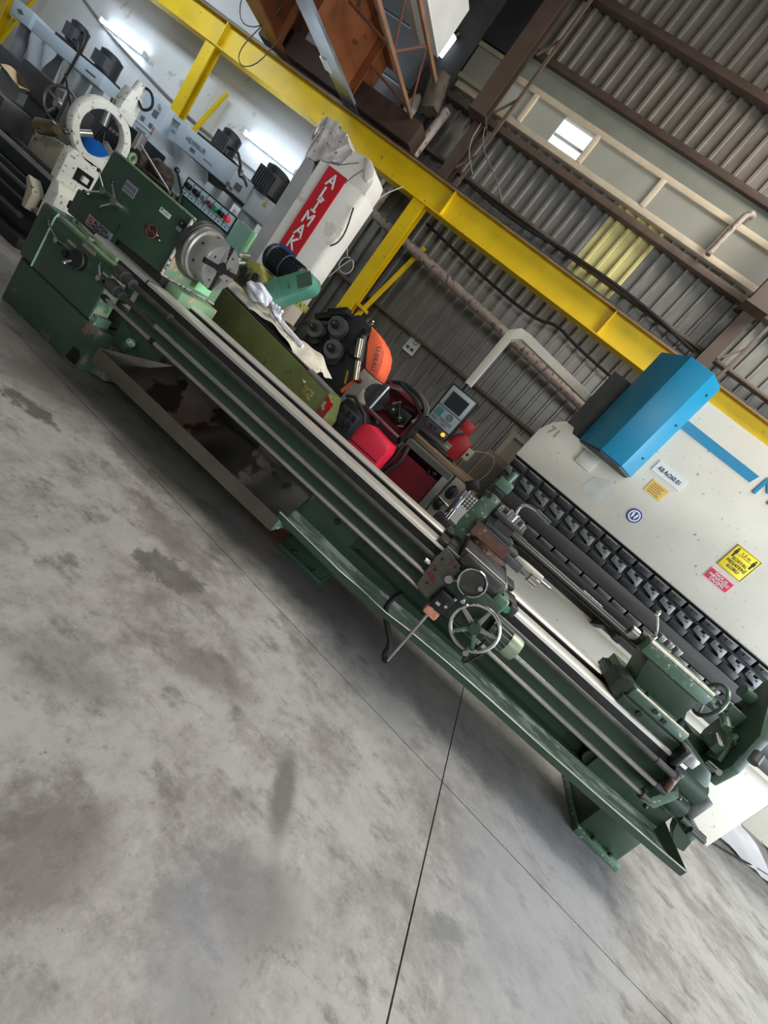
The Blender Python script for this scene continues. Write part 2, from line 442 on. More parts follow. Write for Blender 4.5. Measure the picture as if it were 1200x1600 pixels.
def sheet_mesh(z0, z1, m, name, pitch=.2):
    mb = MB(); x = 0; prof = []
    for k in range(4):
        prof += [(x, 0), (x + .128, 0), (x + .144, -.042), (x + .178, -.042), (x + .192, 0)]; x += pitch
    prof.append((x + .02, 0))
    for (a, c) in zip(prof, prof[1:]):
        mb.quad((a[0], a[1], z0), (c[0], c[1], z0), (c[0], c[1], z1), (a[0], a[1], z1))
    bmesh.ops.remove_doubles(mb.b, verts=mb.b.verts[:], dist=1e-5)
    return mb.mesh(name, m, None, 12)


rows = ((0, 2.7), (2.66, 5.40), (6.2, 8.6))
for ri, (z0, z1) in enumerate(rows):
    me = sheet_mesh(z0, z1, SHEETW if ri == 2 else SHEETM, 'corrugated_sheet')
    for k in range(17):
        if ri == 1 and k == 4: continue
        o = bpy.data.objects.new('corrugated_sheet', me); COL.objects.link(o); o.parent = wb
        o.location = (-4.7 + .8 * k, (7.335, 7.325, 7.33)[ri] + .003 * (k % 2), 0)
# the gap left for the yellowed see-through sheet, with plain zinc above and below it
for z0, z1, m, nm in ((2.66, 4.06, SHEETM, 'corrugated_sheet'), (4.04, 5.40, CLEAR, 'yellowed_plastic_sheet')):
    o = bpy.data.objects.new(nm, sheet_mesh(z0, z1, m, nm, .2)); COL.objects.link(o); o.parent = wb; o.location = (-4.7 + 3.2, 7.33, 0)
    if m is CLEAR: o['label'] = 'yellowed translucent corrugated sheet'
struct('flashing_strip', MB().box(-4.7, 7.24, 5.93, 9, 7.28, 6.24), mat('flashing_grey', (134, 134, 122), .5, .2, var=.2, scale=1.5), wb)

wl = struct('wall_left', MB().box(-14.5, 7.2, 0, -4.72, 7.40, 8.6), PLASTER)
struct('concrete_corner_strip', MB().box(-5.1, 7.08, 3.9, -4.6, 7.25, 8.6, .02), mat('dark_strip', (62, 60, 58), .8, var=.3, scale=4), wl)  # wall strip coloured darker than the panels beside it
for z in (4.9, 5.6, 6.3, 7.0):
    struct('cladding_panel', MB().box(-7.4, 7.15, z - .66, -5.12, 7.2, z, .008), mat('grey_cladding', (116, 120, 124), .6, var=.12, scale=2), wl)
struct('wall_end', MB().box(-14.7, -6, 0, -14.5, 7.4, 8.6), PLASTER)
struct('ceiling', MB().box(-14.7, -6, 8.6, 9, 11, 8.75), ROOFM)
struct('wall_front', MB().box(-14.7, -6.2, 0, -3.5, -6, 8.6).box(5.5, -6.2, 0, 9, -6, 8.6).box(-3.5, -6.2, 7.2, 5.5, -6, 8.6).box(-3.5, -6.2, 0, 5.5, -6, 4.0), mat('front_wall_grey', (120, 118, 114), .9, var=.1))  # opening set high to shape the light from the front
struct('wall_right', MB().box(9, -6, 0, 9.15, -1.5, 8.6).box(9, 4.6, 0, 9.15, 11, 8.6).box(9, -1.5, 4.8, 9.15, 4.6, 8.6), PLASTER)

# ribbon window between the two bands of sheeting
wn = struct('window_1', MB().box(-4.72, 7.20, 5.36, 9, 7.30, 5.445, .006).box(-4.72, 7.20, 5.83, 9, 7.30, 5.915, .006), WFRAME)
MX = [-4.62, -3.43, -2.32, -1.20, -.10, .92, 2.02, 3.12, 4.22, 5.32, 6.42]
for x in MX:
    struct('window_mullion', MB().box(x - .04, 7.19, 5.44, x + .04, 7.29, 5.84, .005), WFRAME, wn)
for i in range(len(MX) - 1):
    a, c = MX[i] + .04, MX[i + 1] - .04
    if i == 1:
        struct('window_pane', MB().box(a, 7.235, 5.44, a + .50, 7.243, 5.835), DUSTY, wn)
        g = struct('window_pane', MB().box(a + .50, 7.245, 5.44, c, 7.252, 5.835), CLEANG, wn); g['label'] = 'clean pane open to the white sky'
        struct('window_crossbar', MB().box(a + .50, 7.255, 5.585, c, 7.275, 5.615), mat('bar_grey', (170, 168, 156), .5), wn)
    else:
        struct('window_pane', MB().box(a, 7.235, 5.44, c, 7.243, 5.835), DUSTY, wn)

# steel rails of the wall (girts)
for i, (z, m, h) in enumerate(((2.22, GIRT, .05), (5.22, GIRT, .09), (6.24, BROWN, .09), (7.15, BROWN, .10), (4.46, GIRT, .045))):
    struct('trim_%d' % (i + 1), MB().box(-4.6, 7.17, z - h / 2, 9, 7.29, z + h / 2, .006), m)

# ================================================================ STEEL COLUMNS, CRANE RUNWAY, PILLAR
for x, lab in ((-3.80, 'brown steel wall column with lattice braces beside the small window left of it'), (.84, 'brown steel wall column rising behind the blue machine cover')):
    t = thing('steel_column', lab, 'column', (x, 7.0, 0), group='brown steel columns along the sheet wall')
    part('lower_post', MB().box(x - .09, 7.00, 0, x + .09, 7.015, 5.1).box(x - .09, 7.14, 0, x + .09, 7.155, 5.1).box(x - .008, 7.015, 0, x + .008, 7.14, 5.1), BROWN, t)
    part('upper_post', MB().box(x - .16, 6.80, 5.05, x + .10, 6.815, 8.6).box(x - .16, 6.94, 5.05, x + .10, 6.955, 8.6).box(x - .04, 6.815, 5.05, x - .02, 6.94, 8.6), BROWN, t)
    part('cap_plate', MB().box(x - .18, 6.78, 5.03, x + .14, 7.16, 5.055), BROWN, t)
    part('side_chord', MB().box(x + .26, 6.98, 3.9, x + .30, 7.02, 8.6), GIRT, t)
    z = 4.4
    while z < 8.4:
        part('lattice_brace', MB().tube([(x + .10, 7.0, z), (x + .28, 7.0, z + .30)], .018, 4).tube([(x + .28, 7.0, z + .30), (x + .28, 7.0, z + .5)], .018, 4), GIRT, t)
        z += .85
t = thing('runway_beam', 'long yellow steel I-beam of the crane runway along the wall', 'beam', (-4, 6.75, 3.66))
part('web', MB().box(-14.4, 6.74, 3.67, 8.9, 6.76, 4.03), YELLOW, t)
part('bottom_flange', MB().box(-14.4, 6.65, 3.65, 8.9, 6.85, 3.67), YELLOW, t)
part('top_flange', MB().box(-14.4, 6.65, 4.03, 8.9, 6.85, 4.05), mat('flange_tan', (140, 112, 66), .6, var=.2), t, 'tan rusted top flange')
part('rail', MB().box(-14.4, 6.72, 4.05, 8.9, 6.78, 4.10), DSTEEL, t)
for x in (-12.3, -8.15, -3.3, -.45, 2.6): part('stiffener', MB().box(x - .008, 6.66, 3.67, x + .008, 6.74, 4.03), YELLOW, t)
for x, lab in ((-12.92, 'yellow runway post at the far left edge by the white wall'), (-8.28, 'yellow runway post standing against the white wall behind the grey milling machines'),
               (-3.68, 'yellow runway post between white pillar and roll bender with angle braces')):
    t = thing('runway_post', lab, 'post', (x, 6.75, 0), group='yellow posts carrying the crane runway')
    part('post', MB().box(x - .11, 6.68, .02, x + .11, 6.70, 3.65).box(x - .11, 6.80, .02, x + .11, 6.82, 3.65).box(x - .01, 6.70, .02, x + .01, 6.80, 3.65).box(x - .18, 6.6, 0, x + .18, 6.9, .02), YELLOW, t)
    part('rear_strut', MB().prism([(x + .10, 6.70, 1.2), (x + .16, 6.70, 1.2), (x + .34, 7.05, 3.3), (x + .28, 7.05, 3.3)], (0, .05, 0)), YELLOW, t)
    pieces('bracket', MB().box(x + .10, 6.74, 1.98, x + .24, 6.98, 2.03), YELLOW, t)

# pillar with the banner
t = thing('concrete_pillar', 'white painted concrete pillar with broken top, grey strip and red banner', 'pillar', (-4, 5.5, 0))
part('shaft', MB().prism([(-4.30, 5.3, 0), (-3.60, 5.3, 0), (-3.555, 5.32, 0), (-3.53, 5.36, 0), (-3.54, 5.62, 0), (-4.30, 5.62, 0)], (0, 0, 2.92)), PILLARW, t)
part('cement_strip', MB().prism([(-4.50, 5.305, 0), (-4.298, 5.302, 0), (-4.298, 5.302, 2.72), (-4.38, 5.3, 2.86), (-4.50, 5.3, 2.84)], (0, .31, 0)), PILLARG, t, 'bare grey cement edge of the pillar')
mb = MB().prism([(-4.50, 5.31, 2.84), (-4.30, 5.305, 2.93), (-4.02, 5.3, 3.0), (-3.99, 5.3, 3.21), (-4.10, 5.3, 3.27), (-4.21, 5.3, 3.32), (-4.43, 5.3, 3.36), (-4.56, 5.3, 3.34), (-4.59, 5.3, 3.24), (-4.62, 5.3, 3.12), (-4.53, 5.3, 2.98)], (0, .25, 0))
bmesh.ops.triangulate(mb.b, faces=mb.b.faces[:])
bmesh.ops.subdivide_edges(mb.b, edges=mb.b.edges[:], cuts=3, use_grid_fill=True)
for v in mb.b.verts: v.co += Vector((random.uniform(-.016, .016), random.uniform(-.016, .016), random.uniform(-.016, .016)))
part('broken_top', mb, ROUGHC, t, 'rough broken concrete at the head of the pillar')
part('head_block', MB().prism([(-4.30, 5.30, 2.915), (-3.54, 5.30, 2.915), (-3.54, 5.30, 3.04), (-3.565, 5.30, 3.16), (-3.65, 5.30, 3.21), (-3.72, 5.30, 3.235), (-3.81, 5.30, 3.255), (-3.91, 5.30, 3.235), (-4.0, 5.30, 3.21), (-4.03, 5.30, 2.99)], (0, .30, 0), .008), PILLARW, t)
part('rounded_lip', MB().prism([(-3.80, 5.27, 3.25), (-3.70, 5.27, 3.235), (-3.60, 5.27, 3.19), (-3.56, 5.27, 3.12), (-3.60, 5.27, 3.03), (-3.66, 5.27, 3.04), (-3.68, 5.27, 3.12), (-3.74, 5.27, 3.19)], (0, .06, 0), .012), PILLARW, t)
pieces('crack', MB().tube([(-4.17, 5.298, 2.97), (-4.02, 5.296, 3.02), (-3.84, 5.296, 3.15)], .004, 4).tube([(-3.85, 5.297, 2.87), (-3.80, 5.297, 3.0), (-3.74, 5.297, 3.12)], .004, 4), INKG, t)
bn = thing('banner', 'tall red banner with white capital letters on the pillar', 'banner', (-4.0, 5.29, 1.82))
part('red_sheet', MB().box(-4.146, 5.284, 1.88, -3.845, 5.296, 2.93), REDP, bn)
part('white_margin', MB().box(-4.16, 5.288, 2.93, -3.84, 5.297, 2.955), WHITE, bn)
part('blue_strip', MB().box(-4.146, 5.284, 1.795, -3.845, 5.296, 1.88), mat('banner_blue', (20, 84, 150), .5, var=0), bn)
for i, ch in enumerate('ALİMAK'):
    text('letter', ch, (-3.995 + (.0 if i else .0), 5.280, 2.80 - i * .168), *XZ, .215, LABELW, bn, bold=.02, sx=.95)

# the rusty overhead crane coming towards the camera
t = thing('bridge_crane', 'rust orange overhead crane girders resting on the yellow runway', 'crane', (-6, 6.75, 4.1))
for k, x in enumerate((-7.05, -5.55)):
    g = part('girder', MB().box(x - .012, -5.5, 4.16, x + .012, 6.95, 4.92), GIRDER, t)
    part('bottom_flange', MB().box(x - .17, -5.5, 4.12, x + .17, 6.95, 4.16), mat('flange_blue_reflection', (150, 160, 172), .35, .6, var=.2, scale=4) if k else GIRDER, g)  # blue window reflection put into the colour of the right girder's underside
    part('top_flange', MB().box(x - .17, -5.5, 4.92, x + .17, 6.95, 4.96), GIRDER, g)
    for y in (-2, .2, 2.2, 4.0, 5.3, 6.5): part('stiffener', MB().box(x + .012, y - .01, 4.16, x + .15, y + .01, 4.92), GIRDER, g)
part('end_carriage', MB().box(-7.5, 6.62, 4.13, -4.3, 6.9, 4.45, .01), mat('dark_girder', (62, 44, 36), .6, var=.3), t)
for z in (4.42, 4.95): part('walkway_rail', MB().box(-4.52, -5.5, z - .025, -4.47, 6.6, z + .025), mat('rail_brown', (132, 96, 70), .6, var=.2), t)
for i in range(12):
    y = 6.5 - i * .9
    pieces('walkway_strut', MB().tube([(-4.5, y, 4.44), (-4.5, y - .45, 4.93), (-4.5, y - .9, 4.44)], .016, 5).tube([(-5.4, y, 4.6), (-4.5, y, 4.44)], .018, 5), mat('rail_brown2', (116, 74, 56), .6, var=.2), t)
part('angle_clip', MB().box(-5.74, 6.0, 4.10, -5.62, 6.2, 4.13), WHITE, t)
t = thing('concrete_beam', 'white concrete roof beam above the crane at the wall corner', 'beam', (-4.9, 6, 5.2))
part('beam', MB().box(-5.18, -5.8, 5.22, -4.66, 6.6, 5.85, .015), WHITEB, t)
part('step', MB().box(-5.0, -5.8, 5.19, -4.66, 6.6, 5.22), WHITEB, t)
mb = MB().cyl((-4.66, 6.88, 5.18), (-4.5, 6.9, 4.74), .13, .16, 14)
for v in mb.b.verts: v.co += Vector((random.uniform(-.03, .03), random.uniform(-.03, .03), random.uniform(-.04, .04)))
solo('sooty_wrapping', mb, mat('soot_brown', (82, 72, 60), .8, var=.5, scale=9), 'sooty brown wrapped pipe end under the white roof beam', 'wrapping', loc=(-4.7, 6.95, 4.8))
solo('hanging_sack', MB().ball((-4.86, 7.01, 4.70), .14, 14, (.75, .4, 1.5)), mat('sack_white', (206, 204, 196), .8, var=.12), 'greyish white bulging sack hung under the roof beam', 'sack', loc=(-4.95, 6.92, 4.5))
t = thing('small_window', 'small framed window left of the brown steel column under the eaves', 'window', (-4.35, 7.1, 5.4))
part('frame', MB().box(-4.66, 7.12, 5.44, -4.60, 7.18, 5.96).box(-4.0, 7.12, 5.44, -3.94, 7.18, 5.96).box(-4.60, 7.12, 5.44, -4.0, 7.18, 5.50).box(-4.60, 7.12, 5.90, -4.0, 7.18, 5.96), mat('frame_olive', (150, 148, 122), .5, var=.1), t)
part('pane', MB().box(-4.60, 7.15, 5.50, -4.0, 7.155, 5.90), DUSTY, t)
t = thing('eave_lamp', 'small white tube lamp glowing at the dark corner below the roof', 'lamp', (-4.75, 7.0, 5.6))
part('tube', MB().cyl((-4.93, 7.0, 5.46), (-4.91, 7.0, 5.74), .045, n=10), BULB, t)
part('socket', MB().cyl((-4.91, 7.0, 5.74), (-4.90, 7.0, 5.80), .055, n=10), BLACK, t)
solo('dark_corner_box', MB().box(-4.66, 7.1, 5.98, -4.0, 7.2, 7.0, .02), mat('near_black_sheet', (36, 36, 38), .6, var=.2), 'near black sheet box in the corner behind the white roof beam', 'box', loc=(-4.4, 7.04, 5.5))  # near black block above the small window

# pipes, cables on the wall
solo('drain_pipe', MB().tube([(-4.36, 7.04, 4.95), (-4.40, 7.04, 4.2), (-4.42, 7.0, 3.34), (-4.38, 6.96, 3.24), (-4.26, 6.93, 3.19), (-2.4, 6.93, 3.10), (.14, 6.93, 2.90), (.5, 6.93, 2.87)], .07, 12, 1), PIPE, 'old grey drain pipe dropping down then running along the sheet wall', 'pipe', loc=(-2, 7.0, 3.1))


def cable(name, pts, r, m, label, cat='cable', group=None, sm=2): solo(name, MB().tube(pts, r, 6, sm), m, label, cat, group, loc=pts[0])


cable('power_cable', [(-3.6, 7.12, 4.40), (-2.5, 7.12, 4.33), (-1.5, 7.12, 4.44), (-.3, 7.12, 4.46), (.68, 7.12, 4.36)], .022, RUBBER, 'black cable bundle along the rail below the ribbon window')
cable('power_cable', [(-3.6, 7.12, 3.60), (-2.5, 7.12, 3.50), (-1.3, 7.12, 3.46), (-1.0, 7.12, 3.60), (-.6, 7.12, 3.52), (.4, 7.12, 3.47)], .022, RUBBER, 'black cable sagging behind the yellow runway beam')
cable('hanging_wire', [(-3.72, 6.98, 5.1), (-3.55, 6.98, 4.8), (-3.05, 6.98, 4.58), (-2.8, 7.08, 4.42)], .010, mat('wire_grey', (120, 116, 110), .6, var=0), 'thin grey wire drooping from the left steel column')
cable('hanging_wire', [(-3.76, 6.96, 5.1), (-3.72, 6.96, 4.7), (-3.4, 6.96, 4.45)], .008, mat('wire_grey2', (150, 146, 140), .6, var=0), 'short pale wire hanging beside the left steel column')
cable('looped_wire', [(-4.0, 6.64, 3.66), (-4.12, 6.45, 3.3), (-4.05, 6.3, 2.6), (-3.9, 6.3, 2.38)] + [(-3.82 + .12 * cos(a), 6.3, 2.28 + .12 * sin(a)) for a in [pi / 2 + i * .7 for i in range(10)]] + [(-3.95, 6.3, 2.0)], .008, mat('wire_white', (190, 188, 182), .6, var=0), 'pale wire with a loop dangling beside the pillar')
cable('coiled_wire', [(-7.6, 6.3, 4.8), (-7.75, 6.3, 4.3), (-7.5, 6.3, 3.95), (-7.1, 6.3, 4.1), (-6.95, 6.3, 4.6), (-7.15, 6.3, 4.1), (-7.3, 6.3, 3.65), (-7.1, 6.3, 3.5), (-6.85, 6.3, 3.7), (-6.75, 6.3, 4.2)], .008, mat('wire_dark', (60, 58, 56), .6, var=0), 'dark wire loops hanging over the yellow runway beam')
cable('wall_cable', [(-13, 7.17, 3.35), (-11.4, 7.17, 2.95), (-9.6, 7.17, 2.72), (-8.4, 7.17, 2.62), (-7.4, 7.17, 2.62), (-6.3, 7.17, 2.62), (-5.3, 7.17, 2.5)], .02, mat('wire_grey3', (140, 138, 136), .6, var=0), 'grey cable run along the white wall below the tube lamps')
cable('pillar_cable', [(-3.55, 5.27, 2.72), (-3.47, 5.30, 2.45), (-3.48, 5.30, 2.3), (-3.53, 5.28, 2.22)], .01, RUBBER, 'black cable hanging at the right edge of the pillar')
pp = thing('wall_paper_sheet', 'small white printed sheet stuck to the corrugated wall', 'paper', (-2.62, 7.28, 2.1))
part('sheet', MB().box(-2.73, 7.275, 1.95, -2.51, 7.28, 2.23), DOUBT, pp)
part('print', MB().torus((-2.60, 7.273, 2.15), (0, 1, 0), .035, .006, 14, 4).box(-2.70, 7.272, 2.0, -2.64, 7.275, 2.05).box(-2.61, 7.272, 2.0, -2.55, 7.275, 2.05), INKG, pp)
solo('vent_pipe', MB().tube([(-.08, 7.10, 5.36), (-.07, 7.10, 5.92), (-.03, 7.12, 6.02), (.02, 7.2, 6.04)], .04, 10, 1), PIPE, 'short pale vent pipe bent in front of the ribbon window', 'pipe', loc=(-.08, 7.10, 5.36))
# grey metal door in the sheet wall
dr = struct('door_1', MB().box(-.36, 7.14, .0, .55, 7.2, 2.0), mat('door_grey', (112, 106, 94), .55, var=.12))
struct('door_frame', MB().box(-.44, 7.12, 0, -.36, 7.24, 2.07).box(.55, 7.12, 0, .63, 7.24, 2.07).box(-.36, 7.12, 2.0, .55, 7.24, 2.07), mat('frame_grey', (134, 128, 114), .5, var=.1), dr)

# tube lamps on the white wall
for (x0, x1, z, r, lab) in ((-11.2, -10.0, 2.98, -.04, 'glowing tube lamp on the white wall above the left milling machine'), (-7.26, -6.06, 3.0, -.01, 'glowing tube lamp on the white wall beside the pillar')):
    t = thing('tube_lamp', lab, 'lamp', ((x0 + x1) / 2, 7.15, z), group='fluorescent tube lamps on the white wall')
    part('housing', MB().box(x0 - .03, 7.13, z - .03, x1 + .03, 7.195, z + .03), WHITE, t)
    part('tube', MB().cyl((x0, 7.10, z), (x1, 7.10, z), .034, n=12), TUBE, t)
    pieces('end_cap', MB().box(x0 - .05, 7.07, z - .04, x0 - .01, 7.14, z + .04).box(x1 + .01, 7.07, z - .04, x1 + .05, 7.14, z + .04), WHITE, t)
area('hall_fill_light', (-8.4, 4.6, 4.6), (-8.4, 6.9, 1.0), 5.0, .6, 105, (.82, .92, 1.0))  # added unseen fill light that brightens the left hall, not a fixture
sk = thing('wall_socket', 'white wall socket with a cord on the white wall beside the runway post', 'socket', (-8.9, 7.2, 2.8))
part('plate', MB().box(-8.95, 7.17, 2.75, -8.85, 7.2, 2.87, .005), WHITE, sk)
part('cord', MB().tube([(-8.9, 7.17, 2.75), (-8.93, 7.15, 2.6), (-8.95, 7.17, 2.5)], .008, 5), INKG, sk)

# ================================================================ THE GREEN LATHE (own frame: x along the bed, y = 0 front edge of the ways)
LA = thing('lathe', 'long dark green engine lathe with four-jaw chuck filling the middle of the shop', 'lathe', (0, 2.942, 0), RD(2.15), frame=True)
p = part('base_cabinet', MB().box(-3.96, -.12, .02, -3.03, .80, .375, .012).box(-3.98, -.10, 0, -3.05, .78, .03), BASEG, LA)
part('floor_opening', MB().prism([(-3.17, -.124, .03), (-3.06, -.124, .03), (-3.05, -.124, .10), (-3.09, -.124, .15), (-3.15, -.124, .14)], (0, .02, 0)), BLACK, p)
part('gearbox_seam', MB().box(-3.955, -.118, .373, -3.16, .5, .387), BLACK, LA)
part('end_cover', MB().box(-4.0, -.125, .387, -3.825, .80, .85, .03, 3), GREEN, LA)
fb = part('feed_gearbox', MB().box(-3.825, -.125, .387, -3.155, .02, .825, .012, 3), GREEN, LA)
part('chipped_side', MB().box(-3.157, -.115, .392, -3.150, .015, .815), mat('pale_chipped_green', (150, 158, 128), .45, var=.2, scale=9, chip=(96, 128, 98), amt=.2, cscale=9), fb, 'chipped pale green gearbox side')
part('gearbox_ledge', MB().box(-3.82, -.10, .822, -3.165, .05, .838, .005).box(-3.82, -.02, .838, -3.3, .05, .875, .006), GREENP, fb)
part('lower_skirt', MB().box(-3.156, -.11, .30, -3.10, .02, .45, .005), GREENL, LA)
part('edge_highlight', MB().tube([(-3.823, -.128, .39), (-3.823, -.128, .80), (-3.83, -.11, .845)], .007, 6), mat('edge_highlight_green', (140, 170, 150), .4, var=.2), fb)  # pale tube drawn as the lit highlight along the gearbox edge


def lever(par, hub, ends, r=.028, d=.05, hm=None, knob=.016):
    h = Vector(hub); L = part('lever', MB().cyl(h + Vector((0, d * .4, 0)), h - Vector((0, d, 0)), r, r * .92, 16), CHROME, par)
    mb = MB(); kb = MB()
    for e in ends:
        e = Vector(e); mb.tube([h - Vector((0, d * .6, 0)), e], .0075, 7); kb.ball(e, knob, 10)
    pieces('lever_arm', mb, CHROME, L); pieces('lever_knob', kb, BLACK, L); return L


lever(LA, (-3.665, -.13, .695), [(-3.80, -.18, .765)], .022)
lever(LA, (-3.19, -.13, .70), [(-3.245, -.17, .79)], .022)
lever(LA, (-3.50, -.09, .865), [(-3.63, -.12, .895)], .018, .03)
d = part('feed_dial', MB().rev([(0, -.03), (.066, -.03), (.07, -.02), (.07, .03), (0, .03)], (-3.455, -.135, .685), (0, -1, 0), 26), BLACK, LA)
part('dial_crank', MB().tube([(-3.46, -.17, .66), (-3.50, -.18, .615)], .010, 7).ball((-3.50, -.18, .612), .014), CHROME, d)
part('dial_rim', MB().rev([(.066, 0), (.073, 0), (.073, .012), (.066, .012)], (-3.455, -.15, .685), (0, -1, 0), 26, -1.0, 1.3), CHROME, d)
part('sight_knob', MB().cyl((-3.583, -.12, .657), (-3.583, -.15, .657), .028), BLACK, LA)
for (x0, z0, x1, z1, m) in ((-3.63, .735, -3.54, .755, PLATE), (-3.50, .79, -3.36, .815, PLATE), (-3.23, .735, -3.17, .752, LABELG)):
    part('instruction_plate', MB().box(x0, -.129, z0, x1, -.124, z1), m, LA)

hs = part('headstock', MB().prism([(-4.12, .15, .84), (-3.62, .15, .84), (-3.58, .15, .965), (-3.06, .15, .965), (-3.06, .15, 1.455), (-3.985, .15, 1.455), (-3.985, .15, 1.05), (-4.12, .15, 1.05)], (0, .66, 0), .012), GREEN, LA)
part('face_casting', MB().box(-3.062, .165, .975, -3.052, .80, 1.445, .004), mat('spindle_face_green', (126, 156, 122), .45, var=.14, scale=7, chip=(206, 152, 128), amt=.12, cscale=10), hs, 'pale green chipped spindle face')
part('chipped_edge', MB().tube([(-3.058, .148, .98), (-3.058, .148, 1.45)], .013, 7).tube([(-3.058, .15, .978), (-3.052, .8, .972)], .010, 6), mat('pale_edge', (206, 196, 188), .55, var=.3, scale=40, chip=(50, 48, 46), amt=.2, cscale=40), hs)
pieces('top_rim', MB().box(-3.98, .15, 1.455, -3.06, .185, 1.475, .008).box(-3.98, .76, 1.455, -3.06, .80, 1.475, .008), GREENP, hs)
part('headstock_gap', MB().box(-3.56, .17, .90, -3.06, .78, .97), DARK, hs)  # solid dark box painted as the shaded gap below the headstock
part('headstock_foot', MB().box(-3.06, .24, .86, -2.90, .70, .965, .01), mat('spindle_face_green', (126, 156, 122)), hs)
part('panel_seam', MB().box(-3.608, .147, .97, -3.602, .152, 1.06), BLACK, hs)
lever(LA, (-3.835, .15, 1.172), [(-3.94, .09, 1.27), (-3.97, .09, 1.07)], .032, .055)
lever(LA, (-3.69, .15, 1.165), [(-3.785, .09, 1.27), (-3.785, .09, 1.055)], .034, .065)
sp = part('speed_table', MB().box(-3.742, .145, 1.27, -3.612, .151, 1.36), LABELG, LA)
mb = MB()
for i in range(5): mb.box(-3.735 + i * .026, .143, 1.285, -3.718 + i * .026, .146, 1.30).box(-3.735 + i * .026, .143, 1.315, -3.718 + i * .026, .146, 1.34)
part('table_print', mb, INKG, sp)
npl = part('name_plate', MB().box(-3.90, .142, .87, -3.62, .149, .955), LABELG, LA, 'grey name plate with black capitals')
text('plate_lettering', 'ALİMAK', (-3.735, .139, .932), *XZ, .045, INK, npl, sx=1.0); text('plate_lettering', 'MAKİNA', (-3.735, .139, .893), *XZ, .045, INK, npl)
part('plate_emblem', MB().torus((-3.855, .140, .913), (0, 1, 0), .028, .005, 18, 4).box(-3.868, .139, .903, -3.842, .142, .923), mat('emblem_red', (150, 60, 66), .5, var=0), npl)
part('plate_code', MB().box(-3.655, .139, .90, -3.632, .142, .925), INKG, npl)
sp = part('small_label', MB().box(-3.355, .146, 1.335, -3.242, .150, 1.372), LABELW, LA); part('label_print', MB().box(-3.345, .144, 1.352, -3.325, .147, 1.366).box(-3.31, .144, 1.352, -3.26, .147, 1.357), INKG, sp)
bg = part('maker_badge', MB().rev([(0, 0), (.052, 0), (.05, .008), (0, .010)], (-3.315, .15, 1.18), (0, -1, 0), 24).prism([(-3.41, .146, 1.178), (-3.37, .146, 1.205), (-3.26, .146, 1.19), (-3.22, .146, 1.182), (-3.26, .146, 1.152), (-3.37, .146, 1.16)], (0, .005, 0)), mat('badge_maroon', (82, 44, 42), .45, .3, var=.3, scale=30), LA, 'dark red oval badge')
part('badge_relief', MB().torus((-3.315, .14, 1.18), (0, 1, 0), .05, .004, 22, 5).tube([(-3.35, .138, 1.19), (-3.33, .138, 1.17), (-3.30, .138, 1.19), (-3.28, .138, 1.17)], .005, 5), mat('badge_brown', (140, 110, 96), .4, .5, var=.1), bg)
pieces('badge_screw', MB().ball((-3.255, .145, 1.185), .009).ball((-3.222, .145, 1.168), .009), CHROME, bg)
part('oil_sight', MB().cyl((-3.117, .15, 1.378), (-3.117, .135, 1.378), .028).ball((-3.117, .135, 1.378), .016), BLACK, LA)
part('sight_label', MB().box(-3.15, .146, 1.315, -3.10, .15, 1.345), LABELG, LA)
part('spindle_flange', MB().rev([(.10, 0), (.235, 0), (.235, .045), (.20, .06), (.10, .06)], (-3.055, .35, 1.296), (1, 0, 0), 36), DSTEEL, LA)
ch = part('chuck', MB().rev([(.05, 0), (.21, 0), (.212, .02), (.205, .03), (.205, .05), (.188, .055), (.188, .20), (.182, .21), (.055, .21), (.055, .12), (0, .12)], (-2.99, .32, 1.296), (1, 0, 0), 48), mat('chuck_steel', (166, 164, 160), .36, .7, var=.06, scale=14), LA, 'round steel four-jaw chuck')
for k in range(4):
    a = RD(4 + 90 * k); u = Vector((0, cos(a), sin(a))); w = Vector((0, -sin(a), cos(a))); O = Vector((-2.78, .32, 1.296)); X = Vector((1, 0, 0))
    part('jaw_slot', MB().prism([O + u * .03 + w * .021 + X * -.02, O + u * .1885 + w * .021 + X * -.02, O + u * .1885 - w * .021 + X * -.02, O + u * .03 - w * .021 + X * -.02], X * .0215), BLACK, ch)
    j = MB(); W0, W1 = w * .024, w * .050
    pr = [(.062, .0), (.062, .030), (.092, .030), (.092, .020), (.122, .020), (.122, .010), (.152, .010), (.152, 0)]
    j.prism([O + u * r_ + X * h_ + W0 for r_, h_ in pr], W1 - W0)
    part('jaw', j, STEEL, ch)
mb = MB()
for k in range(8):
    a = RD(22 + 45 * k); mb.cyl((-2.88, .32 + .18 * cos(a), 1.296 + .18 * sin(a)), (-2.88, .32 + .190 * cos(a), 1.296 + .190 * sin(a)), .011, n=8)
    mb.cyl((-2.785, .32 + .13 * cos(a), 1.296 + .13 * sin(a)), (-2.778, .32 + .13 * cos(a), 1.296 + .13 * sin(a)), .009, n=8)
pieces('key_hole', mb, BLACK, ch)
part('chuck_bore', MB().cyl((-2.81, .32, 1.296), (-2.777, .32, 1.296), .052, n=24), BLACK, ch)
part('splash_plate', MB().box(-2.99, .40, 1.10, -2.98, .62, 1.14).box(-2.985, .42, 1.02, -2.975, .60, 1.13), MINT, LA, 'mint green plate below the chuck')
